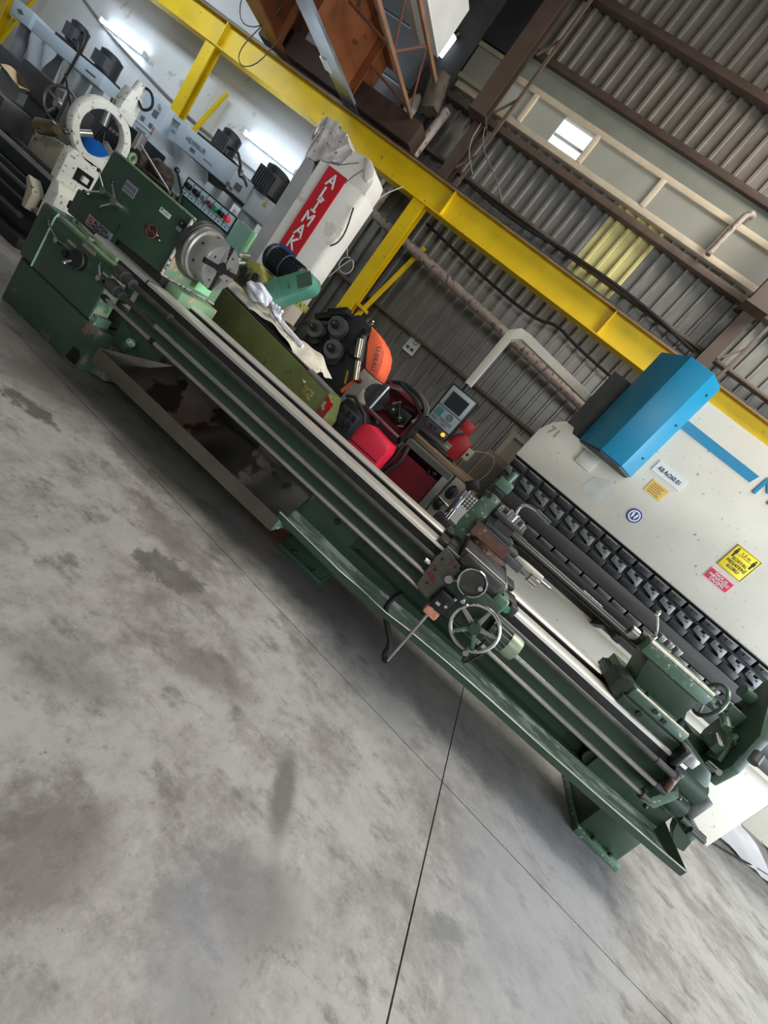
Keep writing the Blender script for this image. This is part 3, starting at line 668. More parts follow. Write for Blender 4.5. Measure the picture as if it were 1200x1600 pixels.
# things on top of the headstock
cs = part('control_console', MB().prism([(-3.66, .53, 1.46), (-3.06, .53, 1.46), (-3.06, .53, 1.535), (-3.06, .58, 1.70), (-3.66, .58, 1.70), (-3.66, .53, 1.535)][:3] + [(-3.06, .53, 1.69), (-3.66, .53, 1.69)], (0, .22, 0), .006), mat('console_green', (66, 92, 82), .45, var=.12), LA, 'grey green console with knob row')
part('console_face', MB().box(-3.65, .524, 1.545, -3.075, .531, 1.678), mat('console_face_blue', (184, 208, 216), .4, var=.05), cs, 'pale blue panel with black grid')
mb = MB().box(-3.655, .520, 1.535, -3.07, .526, 1.545).box(-3.655, .520, 1.678, -3.07, .526, 1.688).box(-3.66, .520, 1.535, -3.65, .526, 1.688).box(-3.075, .520, 1.535, -3.065, .526, 1.688)
mb.box(-3.65, .521, 1.585, -3.075, .526, 1.588)
for i in range(1, 7): mb.box(-3.65 + i * .082, .521, 1.55, -3.647 + i * .082, .526, 1.675)
for i in range(7): mb.box(-3.62 + i * .082, .521, 1.562, -3.605 + i * .082, .526, 1.570)
part('panel_grid', mb, BLACK, cs)
for i, (x, m, r) in enumerate(((-3.60, BLACK, .026), (-3.50, BLACK, .027), (-3.405, mat('knob_grey', (96, 96, 98), .4, var=.1), .024), (-3.335, mat('knob_maroon', (96, 40, 56), .4, var=.1), .024), (-3.268, mat('knob_green', (24, 128, 84), .4, var=.05), .024), (-3.20, BLACK, .024), (-3.13, mat('knob_red', (200, 40, 44), .4, var=.05), .024))):
    part('control_knob', MB().cyl((x, .525, 1.625), (x, .48, 1.625), r, r * .85, 14), m, cs)
part('gear_lever', MB().tube([(-3.60, .5, 1.47), (-3.615, .5, 1.55), (-3.76, .5, 1.66)], .011, 8).cyl((-3.59, .5, 1.455), (-3.605, .5, 1.51), .028, .02).ball((-3.765, .5, 1.665), .024), BLACK, LA)
part('clamp_rod', MB().tube([(-3.63, .42, 1.485), (-4.22, .52, 1.63)], .010, 8), STEEL, LA)
mb = MB().ball((-4.07, .66, 1.55), .13, 12, (1.1, .8, .75)).box(-4.18, .45, 1.455, -3.62, .68, 1.50, .015).cyl((-4.2, .5, 1.52), (-4.2, .7, 1.52), .06).ball((-3.9, .6, 1.50), .06, 9)
for v in mb.b.verts: v.co += Vector((random.uniform(-.014, .014), random.uniform(-.014, .014), random.uniform(-.01, .014)))
part('greasy_gear_cluster', mb, mat('greasy_brown', (58, 48, 42), .6, var=.5, scale=16), LA, 'greasy black brown gear cluster on the headstock')
part('lifting_eye', MB().torus((-3.97, .30, 1.50), (1, .3, 0), .035, .014, 14, 6), GREENP, LA)
part('front_lug', MB().box(-4.16, .16, .86, -4.10, .30, .93, .01).box(-4.155, .2, .95, -4.10, .3, .99, .01), BLACK, hs)

# bed
bd = part('bed', MB().box(-3.03, .03, .55, 2.22, .56, .80).box(-3.03, .03, .33, -.50, .50, .55).box(1.66, .03, .33, 2.22, .50, .55).box(-.50, .03, .33, 1.66, .50, .425).box(-.52, .13, .42, 1.68, .50, .56)
          .box(-3.60, .05, .78, -3.03, .56, .86), GREEN, LA)
pieces('bed_pocket_end', MB().cyl((-.50, .05, .487), (-.50, .135, .487), .0625, n=20).cyl((1.66, .05, .487), (1.66, .135, .487), .0625, n=20), mat('pocket_shade', (38, 54, 44), .5, var=.2), bd)  # darkened green paints the shade inside the bed recess
pieces('bed_hole', MB().cyl((-.69, .025, .505), (-.69, .035, .505), .026).cyl((-2.55, .025, .50), (-2.55, .035, .50), .03), BLACK, bd)
part('bed_trough', MB().box(-3.0, .19, .79, 2.21, .39, .825), DARK, bd)  # bottom between the ways coloured near black
part('front_way', MB().prism([(-3.60, 0, .872), (-3.60, .004, .893), (-3.60, .02, .90), (-3.60, .17, .90), (-3.60, .19, .888), (-3.60, .19, .872)], (5.62, 0, 0)), WAY, LA)
part('way_side', MB().box(-3.60, .004, .82, 2.02, .188, .872), DARK, bd)  # sides coloured near black below the bright way tops
part('back_way', MB().prism([(-3.05, .40, .878), (-3.05, .40, .888), (-3.05, .42, .90), (-3.05, .54, .90), (-3.05, .56, .888), (-3.05, .56, .878)], (5.27, 0, 0)), WAY, LA)
part('way_side', MB().box(-3.05, .402, .82, 2.22, .558, .878), DARK, bd)
part('way_joint', MB().box(-2.995, -.002, .85, -2.985, .195, .903), BLACK, LA)
rk = MB().box(-2.98, .012, .79, 1.95, .032, .838)
for i in range(9): rk.cyl((-2.7 + i * .55, .012, .815), (-2.7 + i * .55, .004, .815), .009, n=8)
part('gear_rack', rk, DARK, LA)
part('leadscrew', MB().cyl((-2.9, -.10, .822), (1.82, -.10, .822), .019, n=14), DSTEEL, LA)
part('feed_rod', MB().cyl((-2.9, -.10, .702), (1.93, -.10, .702), .017, n=14), ROD, LA)
part('control_rod', MB().cyl((-3.15, -.10, .598), (1.93, -.10, .598), .016, n=14), ROD, LA)
part('rod_collar', MB().cyl((-3.15, -.10, .822), (-3.06, -.10, .822), .050).cyl((-3.06, -.10, .822), (-2.98, -.10, .822), .040).cyl((-2.95, -.10, .822), (-2.60, -.10, .822), .022).cyl((-2.60, -.1, .822), (-2.575, -.1, .822), .03), DSTEEL, LA)
part('rod_collar', MB().cyl((-3.15, -.10, .708), (-3.06, -.10, .704), .05).cyl((-3.06, -.10, .704), (-3.01, -.10, .702), .035).cyl((-3.01, -.1, .702), (-2.66, -.1, .702), .021).cyl((-2.82, -.1, .702), (-2.80, -.1, .702), .026).cyl((-2.67, -.1, .702), (-2.645, -.1, .702), .027), DSTEEL, LA)
part('rod_collar', MB().cyl((-3.15, -.10, .598), (-3.11, -.10, .598), .026).cyl((-2.62, -.1, .598), (-2.58, -.1, .598), .022), BLACK, LA)
# chip tray of bare steel sheet
tr = part('chip_tray', MB().box(-2.82, -.252, .222, -.955, -.248, .335), TRAY, LA, 'bare steel chip tray')
part('tray_floor', MB().grid(lambda u, v: (-2.82 + 1.86 * u + .0 * v + (.38 * v * (1 - u)), -.248 + .268 * v, (.235 + .30 * v ** 1.5 + .012 * sin(u * 17) * v * (1 - v) * 4)), 24, 8).solid(.003), TRAYF, tr)
part('tray_end', MB().prism([(-2.82, -.25, .225), (-2.82, -.25, .338), (-2.45, .02, .53), (-2.45, .02, .49)], (.004, 0, 0)), TRAY, tr)
part('tray_flap', MB().prism([(-1.72, .022, .44), (-.94, .022, .46), (-.93, .022, .53), (-1.80, .022, .51), (-1.86, .022, .47)], (0, .004, 0)), TRAY, tr)
part('tray_corner', MB().prism([(-.96, -.25, .225), (-.96, -.25, .335), (-.93, -.15, .26)], (.004, 0, 0)), GREENL, tr)
part('drain_cap', MB().cyl((-2.86, .0, .40), (-2.82, -.03, .45), .035), GREENL, LA)
pieces('leg_rib', MB().prism([(-3.03, .0, .02), (-2.93, .05, .02), (-3.03, .05, .30)], (0, .5, 0)).prism([(-3.03, .02, .36), (-2.72, .02, .36), (-3.03, .02, .55)], (0, .06, 0)), BASEG, LA)
# coolant pan along the front
E_ = [(-1.0, .352), (-.62, .345), (-.30, .338), (-.12, .352), (.18, .372), (.45, .39), (.81, .405), (1.25, .415), (1.72, .432), (2.05, .448), (2.325, .465)]


def pan_z(x):
    for (a, c) in zip(E_, E_[1:]):
        if a[0] <= x <= c[0]: return a[1] + (c[1] - a[1]) * (x - a[0]) / (c[0] - a[0])
    return E_[0][1] if x < E_[0][0] else E_[-1][1]


PX = [-1.0 + 3.32 * i / 40 for i in range(41)]
PR = [(-.205, 0), (-.195, .004), (-.125, -.035), (-.115, -.04), (-.02, -.034), (.025, -.03), (.03, .0)]


def pan(u, v):
    i = min(int(round(u * 40)), 40); x = PX[i]; k = int(round(v * 6)); y, dz = PR[k]
    if -.4 < x < .1 and k < 2: y += .02 * sin((x + .4) * 12)
    return (x, y, pan_z(x) + dz)


pn = part('coolant_pan', MB().grid(pan, 40, 6).solid(.003), PANG, LA, 'worn pale green coolant pan')
part('bright_edge', MB().tube([(x_, -.206 + (.02 * sin((x_ + .4) * 12) if -.4 < x_ < .1 else 0), pan_z(x_) + .001) for x_ in PX], .0035, 5), mat('bare_edge_steel', (206, 206, 200), .3, .4, var=.1), pn)
mb = MB().grid(lambda u, v: (PX[int(round(u * 40))], -.205, pan_z(PX[int(round(u * 40))]) - .05 * v), 40, 1).solid(.003)
part('pan_lip', mb, GREEN, pn)
part('pan_end', MB().prism([(2.322, -.205, .42), (2.322, -.205, .468), (2.20, .06, .53), (2.20, .06, .40)], (.004, 0, 0)), GREEN, pn)
for x0, x1, lab in ((-.95, -.505, 0), (1.96, 2.335, 1)):
    f = part('foot', MB().box(x0 + .02, .12, .02, x1 - .02, .62, .35, .01), GREEN, LA)
    pieces('foot_flange', MB().box(x0, .075, 0, x1, .66, .045, .008), GREENL if lab else GREEN, f)
    pieces('anchor_bolt', MB().cyl((x0 + .13, .10, .04), (x0 + .13, .10, .075), .014, n=6).cyl((x1 - .1, .10, .04), (x1 - .1, .10, .07), .014, n=6), DARK, f)

# carriage
ca = part('carriage', MB().box(0, -.17, .905, .48, .02, .955, .01).box(0, -.02, .90, .50, .68, .955, .01).box(.10, -.17, .93, .45, .68, .985, .006), DSTEEL, LA, 'grey steel carriage saddle')
pieces('saddle_wing', MB().box(-.07, .0, .90, .02, .19, .94, .01).box(.48, .0, .90, .60, .19, .94, .01).box(-.07, .38, .90, .02, .60, .94, .01).box(.48, .38, .90, .60, .60, .94, .01).box(.56, -.06, .86, .62, .04, .93, .008), DSTEEL, ca)
part('cross_slide', MB().box(.09, -.20, .985, .42, .66, 1.03, .006).box(.11, -.24, .95, .41, -.19, 1.025, .01), DSTEEL, ca)
part('pale_edge', MB().tube([(.09, -.202, 1.031), (.42, -.202, 1.031), (.42, .2, 1.031)], .0045, 5), STEEL, ca)  # thin bright lines along the slide edges
part('pale_edge', MB().tube([(0, -.172, .956), (.11, -.172, .956)], .004, 5), STEEL, ca)
part('slide_gib', MB().box(.425, -.16, .986, .45, .5, 1.012, .003), STEEL, ca)
part('swivel_base', MB().cyl((.26, .30, 1.03), (.26, .30, 1.065), .15, n=28), RUSTY, ca, 'red brown worn swivel base')
cp = part('compound_slide', MB().box(.05, .20, 1.065, .50, .40, 1.125, .008).box(.04, .22, 1.125, .42, .38, 1.165, .008), DSTEEL, ca)
part('slide_cover', MB().box(.06, .195, 1.07, .36, .2, 1.15).box(.02, .30, 1.165, .34, .37, 1.17), RUSTY, cp)
part('feed_screw', MB().tube([(.42, .24, 1.135), (.46, .21, 1.15), (.64, .21, 1.15)], .020, 9, 1), CREAMS, cp)
part('slide_crank', MB().cyl((.585, .30, 1.10), (.66, .30, 1.10), .05, n=22).cyl((.50, .30, 1.10), (.585, .30, 1.10), .032).tube([(.66, .30, 1.12), (.745, .28, 1.125)], .010, 7), STEEL, cp)
tp = part('tool_post', MB().box(.10, .22, 1.165, .34, .38, 1.20, .004).box(.10, .22, 1.27, .34, .38, 1.305, .004).box(.15, .26, 1.20, .29, .34, 1.27), DSTEEL, ca, 'four-way tool post')
mb = MB()
for x in (.12, .19, .25, .32):
    for y in (.24, .36): mb.cyl((x, y, 1.305), (x, y, 1.345 + .02 * ((x * 100) % 2)), .012, n=6)
pieces('clamp_bolt', mb, CHROME, tp)
part('post_handle', MB().cyl((.22, .30, 1.30), (.22, .30, 1.36), .026).tube([(.22, .30, 1.35), (.20, .29, 1.43), (.25, .27, 1.475), (.40, .24, 1.465)], .012, 8, 1).tube([(.30, .26, 1.474), (.42, .235, 1.466)], .016, 8), CHROME, tp)
fr = part('follow_rest', MB().prism([(-.03, .28, .98), (.05, .28, .96), (.08, .28, 1.08), (.08, .28, 1.36), (.0, .28, 1.38), (-.04, .28, 1.30), (-.05, .28, 1.05)], (0, .06, 0), .008), GREENL, ca, 'green upright arm beside the tool post')
part('rest_joint', MB().box(-.03, .27, 1.37, .07, .35, 1.42, .01).cyl((-.01, .275, 1.34), (-.01, .265, 1.34), .02), BLACK, fr)
part('rest_head', MB().box(-.04, .27, 1.42, .08, .36, 1.50, .012).cyl((.02, .31, 1.50), (.02, .31, 1.57), .026), GREENL, fr)
ap = part('apron', MB().box(.04, -.20, .615, .51, .02, .905, .012), GREEN, LA)
part('side_plate', MB().prism([(.02, -.215, .64), (.13, -.215, .62), (.155, -.215, .88), (.14, -.215, .93), (.0, -.215, .95), (-.01, -.215, .86)], (0, .02, 0)), mat('apron_plate_grey', (92, 92, 84), .5, .3, var=.25, chip=(112, 56, 54), amt=.14, cscale=9), ap)
mb = MB()
for (x, z) in ((.02, .88), (.05, .70), (.13, .64), (.03, .80), (.11, .90)): mb.cyl((x + .01, -.215, z), (x + .01, -.222, z), .009, n=8)
pieces('plate_screw', mb, BLACK, ap)
pieces('apron_seam', MB().box(.165, -.203, .62, .168, -.199, .90).box(.17, -.203, .628, .51, -.199, .631), BLACK, ap)
pieces('oil_plug', MB().cyl((.33, -.20, .66), (.33, -.21, .66), .017).cyl((.49, -.20, .83), (.49, -.207, .83), .009), BLACK, ap)
part('shaft_knob', MB().cyl((.14, -.21, .825), (.14, -.27, .825), .026).tube([(.155, -.25, .825), (.21, -.24, .875)], .007, 6).ball((.21, -.24, .878), .012), STEEL, ap)
part('apron_bolt', MB().cyl((-.01, -.19, .80), (-.05, -.2, .80), .016), CHROME, ap)
part('apron_side', MB().box(.42, -.19, .80, .52, .0, .955, .015), GREENL, ap)
dl = part('cross_feed_dial', MB().rev([(.0, 0), (.068, 0), (.068, .01), (.088, .012), (.090, .03), (.082, .032), (.072, .018), (0, .018)], (.255, -.25, .912), (0, -1, 0), 32), DSTEEL, LA)
part('dial_ring', MB().torus((.255, -.283, .912), (0, 1, 0), .087, .006, 32, 6), CHROME, dl)
pieces('dial_handle', MB().cyl((.31, -.27, .925), (.31, -.31, .925), .015).cyl((.275, -.28, .835), (.285, -.34, .80), .012, .016), CHROME, dl)
part('dial_shaft', MB().cyl((.255, -.20, .912), (.255, -.25, .912), .05), DSTEEL, dl)
hw = part('carriage_handwheel', MB().torus((.452, -.29, .715), (0, 1, 0), .148, .0125, 44, 9), CHROME, LA)
mb = MB().cyl((.452, -.20, .715), (.452, -.31, .715), .045, .036, 18)
part('wheel_hub', mb, GREEN, hw)
for k in range(5):
    a = RD(18 + 72 * k); c, s_ = cos(a), sin(a)
    part('wheel_spoke', MB().prism([(.452 + .03 * c - .016 * s_, -.285, .715 + .03 * s_ + .016 * c), (.452 + .145 * c - .011 * s_, -.292, .715 + .145 * s_ + .011 * c), (.452 + .145 * c + .011 * s_, -.292, .715 + .145 * s_ - .011 * c), (.452 + .03 * c + .016 * s_, -.285, .715 + .03 * s_ - .016 * c)], (0, .016, 0), .003), GREENL if k in (3, 4) else STEEL, hw)
part('wheel_grip', MB().cyl((.50, -.29, .585), (.505, -.36, .58), .016, .019), STEEL, hw)
mt = part('feed_motor', MB().cyl((.52, -.215, .765), (.66, -.215, .765), .068, n=24), mat('motor_dark', (58, 64, 58), .45, var=.2), LA)
for k in range(14):
    a = 2 * pi * k / 14; part('cooling_fin', MB().prism([(.53, -.215 + .066 * cos(a), .765 + .066 * sin(a)), (.655, -.215 + .066 * cos(a), .765 + .066 * sin(a)), (.655, -.215 + .082 * cos(a), .765 + .082 * sin(a)), (.53, -.215 + .082 * cos(a), .765 + .082 * sin(a))], (0, .004 * sin(a), -.004 * cos(a) or .004)), mat('fin_grey', (120, 126, 118), .4, .4, var=.1), mt)
part('motor_cowl', MB().rev([(.076, 0), (.079, .05), (.074, .082), (.05, .09), (0, .09)], (.655, -.215, .765), (1, 0, 0), 24), mat('cowl_green', (150, 164, 138), .35, .2, var=.2, scale=8), mt, 'pale green motor cowl')
part('motor_cable', MB().tube([(.56, -.25, .70), (.55, -.27, .62), (.535, -.28, .50), (.56, -.28, .495), (.60, -.27, .62), (.615, -.25, .70)], .009, 6, 1), RUBBER, mt)
pieces('end_cap', MB().cyl((.55, -.06, .885), (.55, -.09, .885), .024), TURQ, ca, 'turquoise round cap')
jb = part('switch_box', MB().box(.145, -.30, .625, .265, -.20, .765, .02), BLACK, LA)
pieces('switch_lever', MB().cyl((.235, -.30, .70), (.235, -.325, .70), .01).box(.175, -.305, .665, .205, -.299, .685).cyl((.25, -.29, .76), (.25, -.29, .775), .012), CHROME, jb)
part('bare_patch', MB().box(.15, -.296, .565, .25, -.205, .627, .012), SALMON, jb, 'salmon pink bare patch')
part('switch_conduit', MB().tube([(.195, -.25, .575), (.20, -.25, .48), (.218, -.22, .115)], .0105, 8), ROD, jb)
part('flexible_hose', MB().tube([(.218, -.22, .115), (.205, -.22, .10), (.175, -.20, .125), (.165, -.19, .20), (.075, -.16, .26), (-.02, -.12, .32), (-.03, -.05, .40), (.0, .05, .43)], .019, 9, 2), RUBBER, jb)

# tailstock
ts = part('tailstock', MB().prism([(1.40, .175, 1.225), (1.40, .175, 1.305), (1.40, .205, 1.332), (1.40, .41, 1.332), (1.40, .44, 1.30), (1.40, .44, 1.215)], (.51, 0, 0), .012), GREENL, LA, 'green tailstock')
part('tailstock_web', MB().prism([(1.47, .20, 1.225), (1.90, .20, 1.225), (1.87, .19, 1.12), (1.95, .19, 1.04), (1.53, .19, 1.03), (1.50, .2, 1.15)], (0, .22, 0), .01), GREEN, ts)
part('tailstock_base', MB().box(1.46, .02, .902, 1.905, .60, .965, .006), GREEN, ts)
part('tailstock_saddle', MB().box(1.48, .03, .977, 1.90, .58, 1.045, .006), GREENL, ts)
part('base_slot', MB().box(1.47, .03, .963, 1.895, .58, .979), BLACK, ts)
part('front_clamp', MB().prism([(1.40, .08, .92), (1.46, .05, .90), (1.49, .05, 1.03), (1.47, .08, 1.07), (1.41, .10, 1.03)], (0, .20, 0), .008), mat('clamp_greasy_green', (60, 70, 60), .6, var=.35, scale=18), ts)
part('worn_top_edge', MB().tube([(1.405, .19, 1.322), (1.90, .19, 1.322)], .012, 6), mat('bare_cream_edge', (226, 214, 196), .5, var=.2, scale=30), ts)
qu = part('quill', MB().rev([(.02, .01), (.02, 0), (.038, 0), (.042, .006), (.042, .12)], (1.31, .31, 1.275), (1, 0, 0), 22), STEEL, ts)
part('quill_bore', MB().cyl((1.316, .31, 1.275), (1.32, .31, 1.275), .022), BLACK, qu)
part('quill_nose', MB().cyl((1.37, .31, 1.275), (1.41, .31, 1.275), .058, n=22), BLACK, qu)
part('clamp_lever', MB().cyl((1.45, .30, 1.335), (1.45, .30, 1.36), .016).tube([(1.45, .30, 1.355), (1.41, .27, 1.40), (1.33, .25, 1.475)], .008, 7, 1).ball((1.327, .25, 1.48), .016, 9, (1, 1, 1.6)), CHROME, ts)
pieces('base_bolt', MB().cyl((1.66, .03, 1.015), (1.66, .016, 1.015), .016).box(1.72, .022, .99, 1.75, .04, 1.02).cyl((1.84, .09, 1.045), (1.84, .09, 1.09), .018, n=6).cyl((1.60, .02, .94), (1.60, .0, .94), .018).cyl((1.58, .08, 1.045), (1.58, .08, 1.075), .015, n=6), BLACK, ts)
part('rough_edge', MB().tube([(1.49, .035, 1.045), (1.89, .035, 1.045)], .008, 6), mat('bare_cream_edge', (226, 214, 196)), ts)
mb = MB()
for i in range(3): mb.box(1.56 + i * .07, .47, 1.335, 1.60 + i * .07, .55, 1.385, .004)
pieces('rear_block', mb, STEEL, ts)
tw = part('tailstock_handwheel', MB().torus((1.98, .30, 1.275), (1, 0, 0), .128, .014, 40, 9), mat('wheel_green_grey', (92, 108, 96), .35, .4, var=.2), ts)
for k in range(6):
    a = RD(10 + 60 * k); part('wheel_spokes', MB().tube([(1.96, .30 + .02 * cos(a), 1.275 + .02 * sin(a)), (1.98, .30 + .125 * cos(a), 1.275 + .125 * sin(a))], .009, 6), STEEL, ts)
part('wheel_boss', MB().cyl((1.90, .30, 1.275), (2.0, .30, 1.275), .035, .026, 16), GREENL, ts)

# right end of the bed
eb = part('end_bracket', MB().prism([(2.00, .02, .62), (2.05, .02, .56), (2.19, .02, .56), (2.215, .02, .60), (2.20, .02, .90), (2.15, .02, .965), (2.05, .02, .98), (2.01, .02, .86)], (0, .42, 0), .028), GREEN, LA)
part('bracket_boss', MB().cyl((2.0, .07, .80), (2.215, .07, .80), .085, n=22).cyl((2.0, .05, .66), (2.215, .05, .66), .07, n=20), GREEN, eb)
part('bracket_arm', MB().prism([(1.90, -.13, .565), (2.0, -.13, .585), (2.06, -.10, .74), (2.03, -.06, .78), (1.99, -.10, .68), (1.95, -.12, .63)], (0, .10, 0), .012), GREENL, eb)
pieces('rod_bearing', MB().cyl((1.90, -.10, .598), (1.965, -.10, .598), .028, n=18).cyl((1.91, -.1, .702), (1.98, -.1, .702), .021, n=16).cyl((1.80, -.1, .822), (1.93, -.1, .822), .023), DSTEEL, eb)
pieces('bearing_cap', MB().ball((2.10, -.03, .72), .020).ball((1.955, -.13, .565), .016), BLACK, eb)
cl = part('bed_stop', MB().box(1.90, -.05, .84, 1.95, .20, .985, .018).box(1.93, -.07, .80, 2.0, -.0, .86, .01), BLACK, LA)
part('stop_block', MB().box(1.95, -.01, .90, 2.04, .15, .975, .012), STEEL, cl)
part('stop_screw', MB().cyl((1.97, -.06, .83), (1.97, -.10, .72), .022, n=14), RUSTY, cl)
eg = LA
pieces('end_gear', MB().cyl((2.24, .02, .62), (2.42, .02, .62), .020).cyl((2.24, .30, .72), (2.40, .30, .72), .024).cyl((2.24, -.09, .64), (2.34, -.09, .64), .018).box(2.30, .12, .58, 2.38, .36, .80, .01), DSTEEL, LA)
part('gear_guard', MB().box(2.24, .44, .60, 2.46, .46, .86), CREAMS, eg)
part('gear_bracket', MB().box(2.34, .02, .54, 2.40, .30, .63, .008), GREENL, eg)
part('bracket_paw', MB().prism([(2.24, .0, .58), (2.38, .0, .55), (2.40, .0, .47), (2.34, .0, .45), (2.27, .0, .52)], (0, .06, 0)), GREEN, eg)
up = part('taper_attachment', MB().box(2.14, .40, .90, 2.42, .58, 1.02, .01).prism([(2.28, .19, .88), (2.28, .50, .90), (2.28, .57, 1.06), (2.28, .58, 1.62), (2.28, .50, 1.62), (2.28, .22, 1.32), (2.28, .16, 1.06)], (.07, 0, 0), .012), GREEN, LA, 'green upright bracket behind the tailstock')
pieces('bracket_block', MB().box(2.19, .26, 1.03, 2.285, .38, 1.11, .01).box(2.16, .40, 1.22, 2.285, .50, 1.34, .01).cyl((2.20, .32, 1.20), (2.20, .46, 1.26), .03).prism([(2.275, .22, 1.02), (2.275, .32, .98), (2.275, .40, 1.16), (2.275, .30, 1.22)], (-.03, 0, 0), .006).cyl((2.28, .52, 1.45), (2.2, .52, 1.45), .045), GREENL, up)
pieces('bracket_handle', MB().box(2.12, .40, 1.25, 2.18, .47, 1.30, .006).cyl((2.16, .12, .98), (2.16, .02, 1.0), .02).tube([(2.18, .3, 1.14), (2.14, .16, 1.12)], .012, 6), CHROME, up)
pieces('bracket_bolt', MB().cyl((2.26, .20, .95), (2.2, .2, .95), .024).cyl((2.285, .28, 1.16), (2.25, .28, 1.16), .022).cyl((2.27, .10, 1.24), (2.25, .05, 1.18), .03), DSTEEL, up)
part('bracket_window', MB().box(2.272, .51, 1.26, 2.282, .565, 1.36), BLACK, up)

# ================================================================ PRESS BRAKE
PB = thing('press_brake', 'large cream press brake with black tooling row behind the green lathe', 'machine', (2, 5.3, 0))
part('ram', MB().prism([(-.12, 4.95, 1.74), (-.12, 4.95, 2.09), (-.06, 4.95, 2.22), (.03, 4.95, 2.31), (.14, 4.95, 2.31), (.16, 4.95, 2.25), (.30, 4.95, 2.25), (.30, 4.95, 3.24), (6.0, 4.95, 3.24), (6.0, 4.95, 1.74)], (0, .12, 0), .006), CREAM, PB)
part('table_apron', MB().box(-.08, 4.95, 0, 4.0, 5.07, .965, .006).box(4.0, 4.95, .42, 6.0, 5.07, .965, .006), CREAM, PB)
pieces('side_frame', MB().box(-.05, 5.08, 0, .05, 5.5, 2.0), CREAMS, PB)
part('backing', MB().box(.05, 5.10, .80, 6.0, 5.16, 3.0), DARK, PB)
part('clamp_rail', MB().box(-.12, 4.93, 1.715, 6.0, 4.96, 1.742), BLACK, PB)
part('punch_bar', MB().box(-.10, 4.86, 1.275, 6.0, 4.95, 1.425, .004), mat('punch_bar_grey', (70, 68, 66), .45, .5, var=.25, scale=3, stretch=(.4, 4, 4)), PB)
part('ram_tongue', MB().box(-.10, 4.93, 1.40, 6.0, 5.0, 1.73), BLACK, PB)
part('die_bar', MB().box(-.10, 4.84, 1.075, 6.0, 4.95, 1.215, .004), BLACK, PB)
part('die_holder', MB().box(-.10, 4.82, .962, 6.0, 4.95, 1.085, .005), mat('die_holder_grey', (62, 60, 58), .5, .4, var=.3, scale=4, stretch=(.5, 4, 4)), PB)
CLG = mat('clamp_grey', (98, 99, 98), .45, .5, var=.15, scale=9)
a0 = MB().prism([(0, 4.88, 1.61), (.055, 4.88, 1.61), (.06, 4.88, 1.575), (.10, 4.88, 1.575), (.105, 4.88, 1.60), (.155, 4.88, 1.60), (.16, 4.88, 1.555), (.165, 4.88, 1.50), (.13, 4.88, 1.50), (.125, 4.88, 1.525), (.0, 4.88, 1.545)], (0, .05, 0), .002)
a0.cyl((.028, 4.88, 1.585), (.028, 4.87, 1.585), .008, n=8).cyl((.12, 4.88, 1.565), (.12, 4.87, 1.565), .008, n=8)
cl0 = part('tool_clamp', a0, CLG, PB)
b0 = part('clamp_block', MB().box(.0, 4.87, 1.635, .172, 4.94, 1.712, .004).box(.06, 4.86, 1.665, .12, 4.88, 1.69), BLACK, PB)
p0 = part('punch_segment', MB().box(.0, 4.875, 1.43, .19, 4.94, 1.50, .003), mat('punch_black', (38, 38, 38), .4, .5, var=.2), PB)
d0 = part('die_segment', MB().box(.0, 4.845, 1.215, .165, 4.93, 1.268, .003), mat('die_grey', (86, 84, 82), .35, .6, var=.15), PB)
q0 = part('clamp_strip', MB().box(.0, 4.866, 1.695, .14, 4.88, 1.703), mat('strip_grey', (150, 146, 138), .3, .7, var=.1), PB)
base = Vector((-.10, 0, 0))
for o, pitch in ((cl0, .2), (b0, .2), (p0, .2), (d0, .188), (q0, .2)):
    o.location = (-.10, 0, 0)
    for k in range(1, 30 if pitch == .2 else 32): dup(o, PB, (-.10 + k * pitch, 0, 0))
part('front_lip', MB().box(-.10, 4.80, .93, 6, 4.96, .965), CREAMS, PB)
bx = part('motor_cover', MB().prism([(.25, 4.95, 2.26), (.45, 4.64, 2.26), (.70, 4.64, 2.26), (.86, 4.82, 2.26), (.86, 4.95, 2.26)], (0, 0, 1.08), .008), BLUE, PB, 'bright cyan blue box cover')
part('cover_foot', MB().prism([(.27, 4.945, 2.24), (.46, 4.66, 2.24), (.69, 4.66, 2.24), (.84, 4.83, 2.24), (.84, 4.945, 2.24)], (0, 0, .025)), mat('cover_foot_grey', (60, 70, 76), .6, var=.1), bx)  # thin dark grey slab under the blue cover
pieces('cover_screw', MB().cyl((.80, 4.75, 2.45), (.806, 4.743, 2.45), .01, n=8).cyl((.80, 4.75, 2.85), (.806, 4.743, 2.85), .01, n=8).cyl((.80, 4.75, 3.2), (.806, 4.743, 3.2), .01, n=8), INK, bx)
st = part('blue_stripe', MB().prism([(.84, 4.946, 2.91), (1.67, 4.946, 2.905), (1.69, 4.946, 2.995), (.84, 4.946, 3.005)], (0, .006, 0)), BLUED, PB)
text('brand_letter', 'M', (1.84, 4.944, 2.93), *XZ, .25, BLUED, PB, sx=1.2)
part('cable_cover', MB().box(.365, 4.93, 2.062, .553, 4.952, 2.215, .005), mat('cover_pale_grey', (196, 192, 180), .5, var=.05), PB)
part('bare_patch', MB().prism([(.62, 4.948, 2.06), (.60, 4.948, 1.92), (.68, 4.948, 1.86), (.86, 4.948, 1.885), (.90, 4.948, 1.99), (.88, 4.948, 2.09), (.76, 4.948, 2.13)], (0, .004, 0)), mat('bare_patch_grey', (178, 178, 170), .4, .2, var=.14, scale=9), PB)
text('chalk_number', '71', (.02, 4.947, 2.15), *XZ, .12, mat('pencil', (150, 142, 126), .9, var=0), PB)
sg = part('number_plate', MB().box(.965, 4.94, 2.458, 1.288, 4.951, 2.574), LABELW, PB, 'white plate lettered in black')
text('number_lettering', 'AB.4x260.01', (1.127, 4.938, 2.514), *XZ, .060, INK, sg, sx=.80)
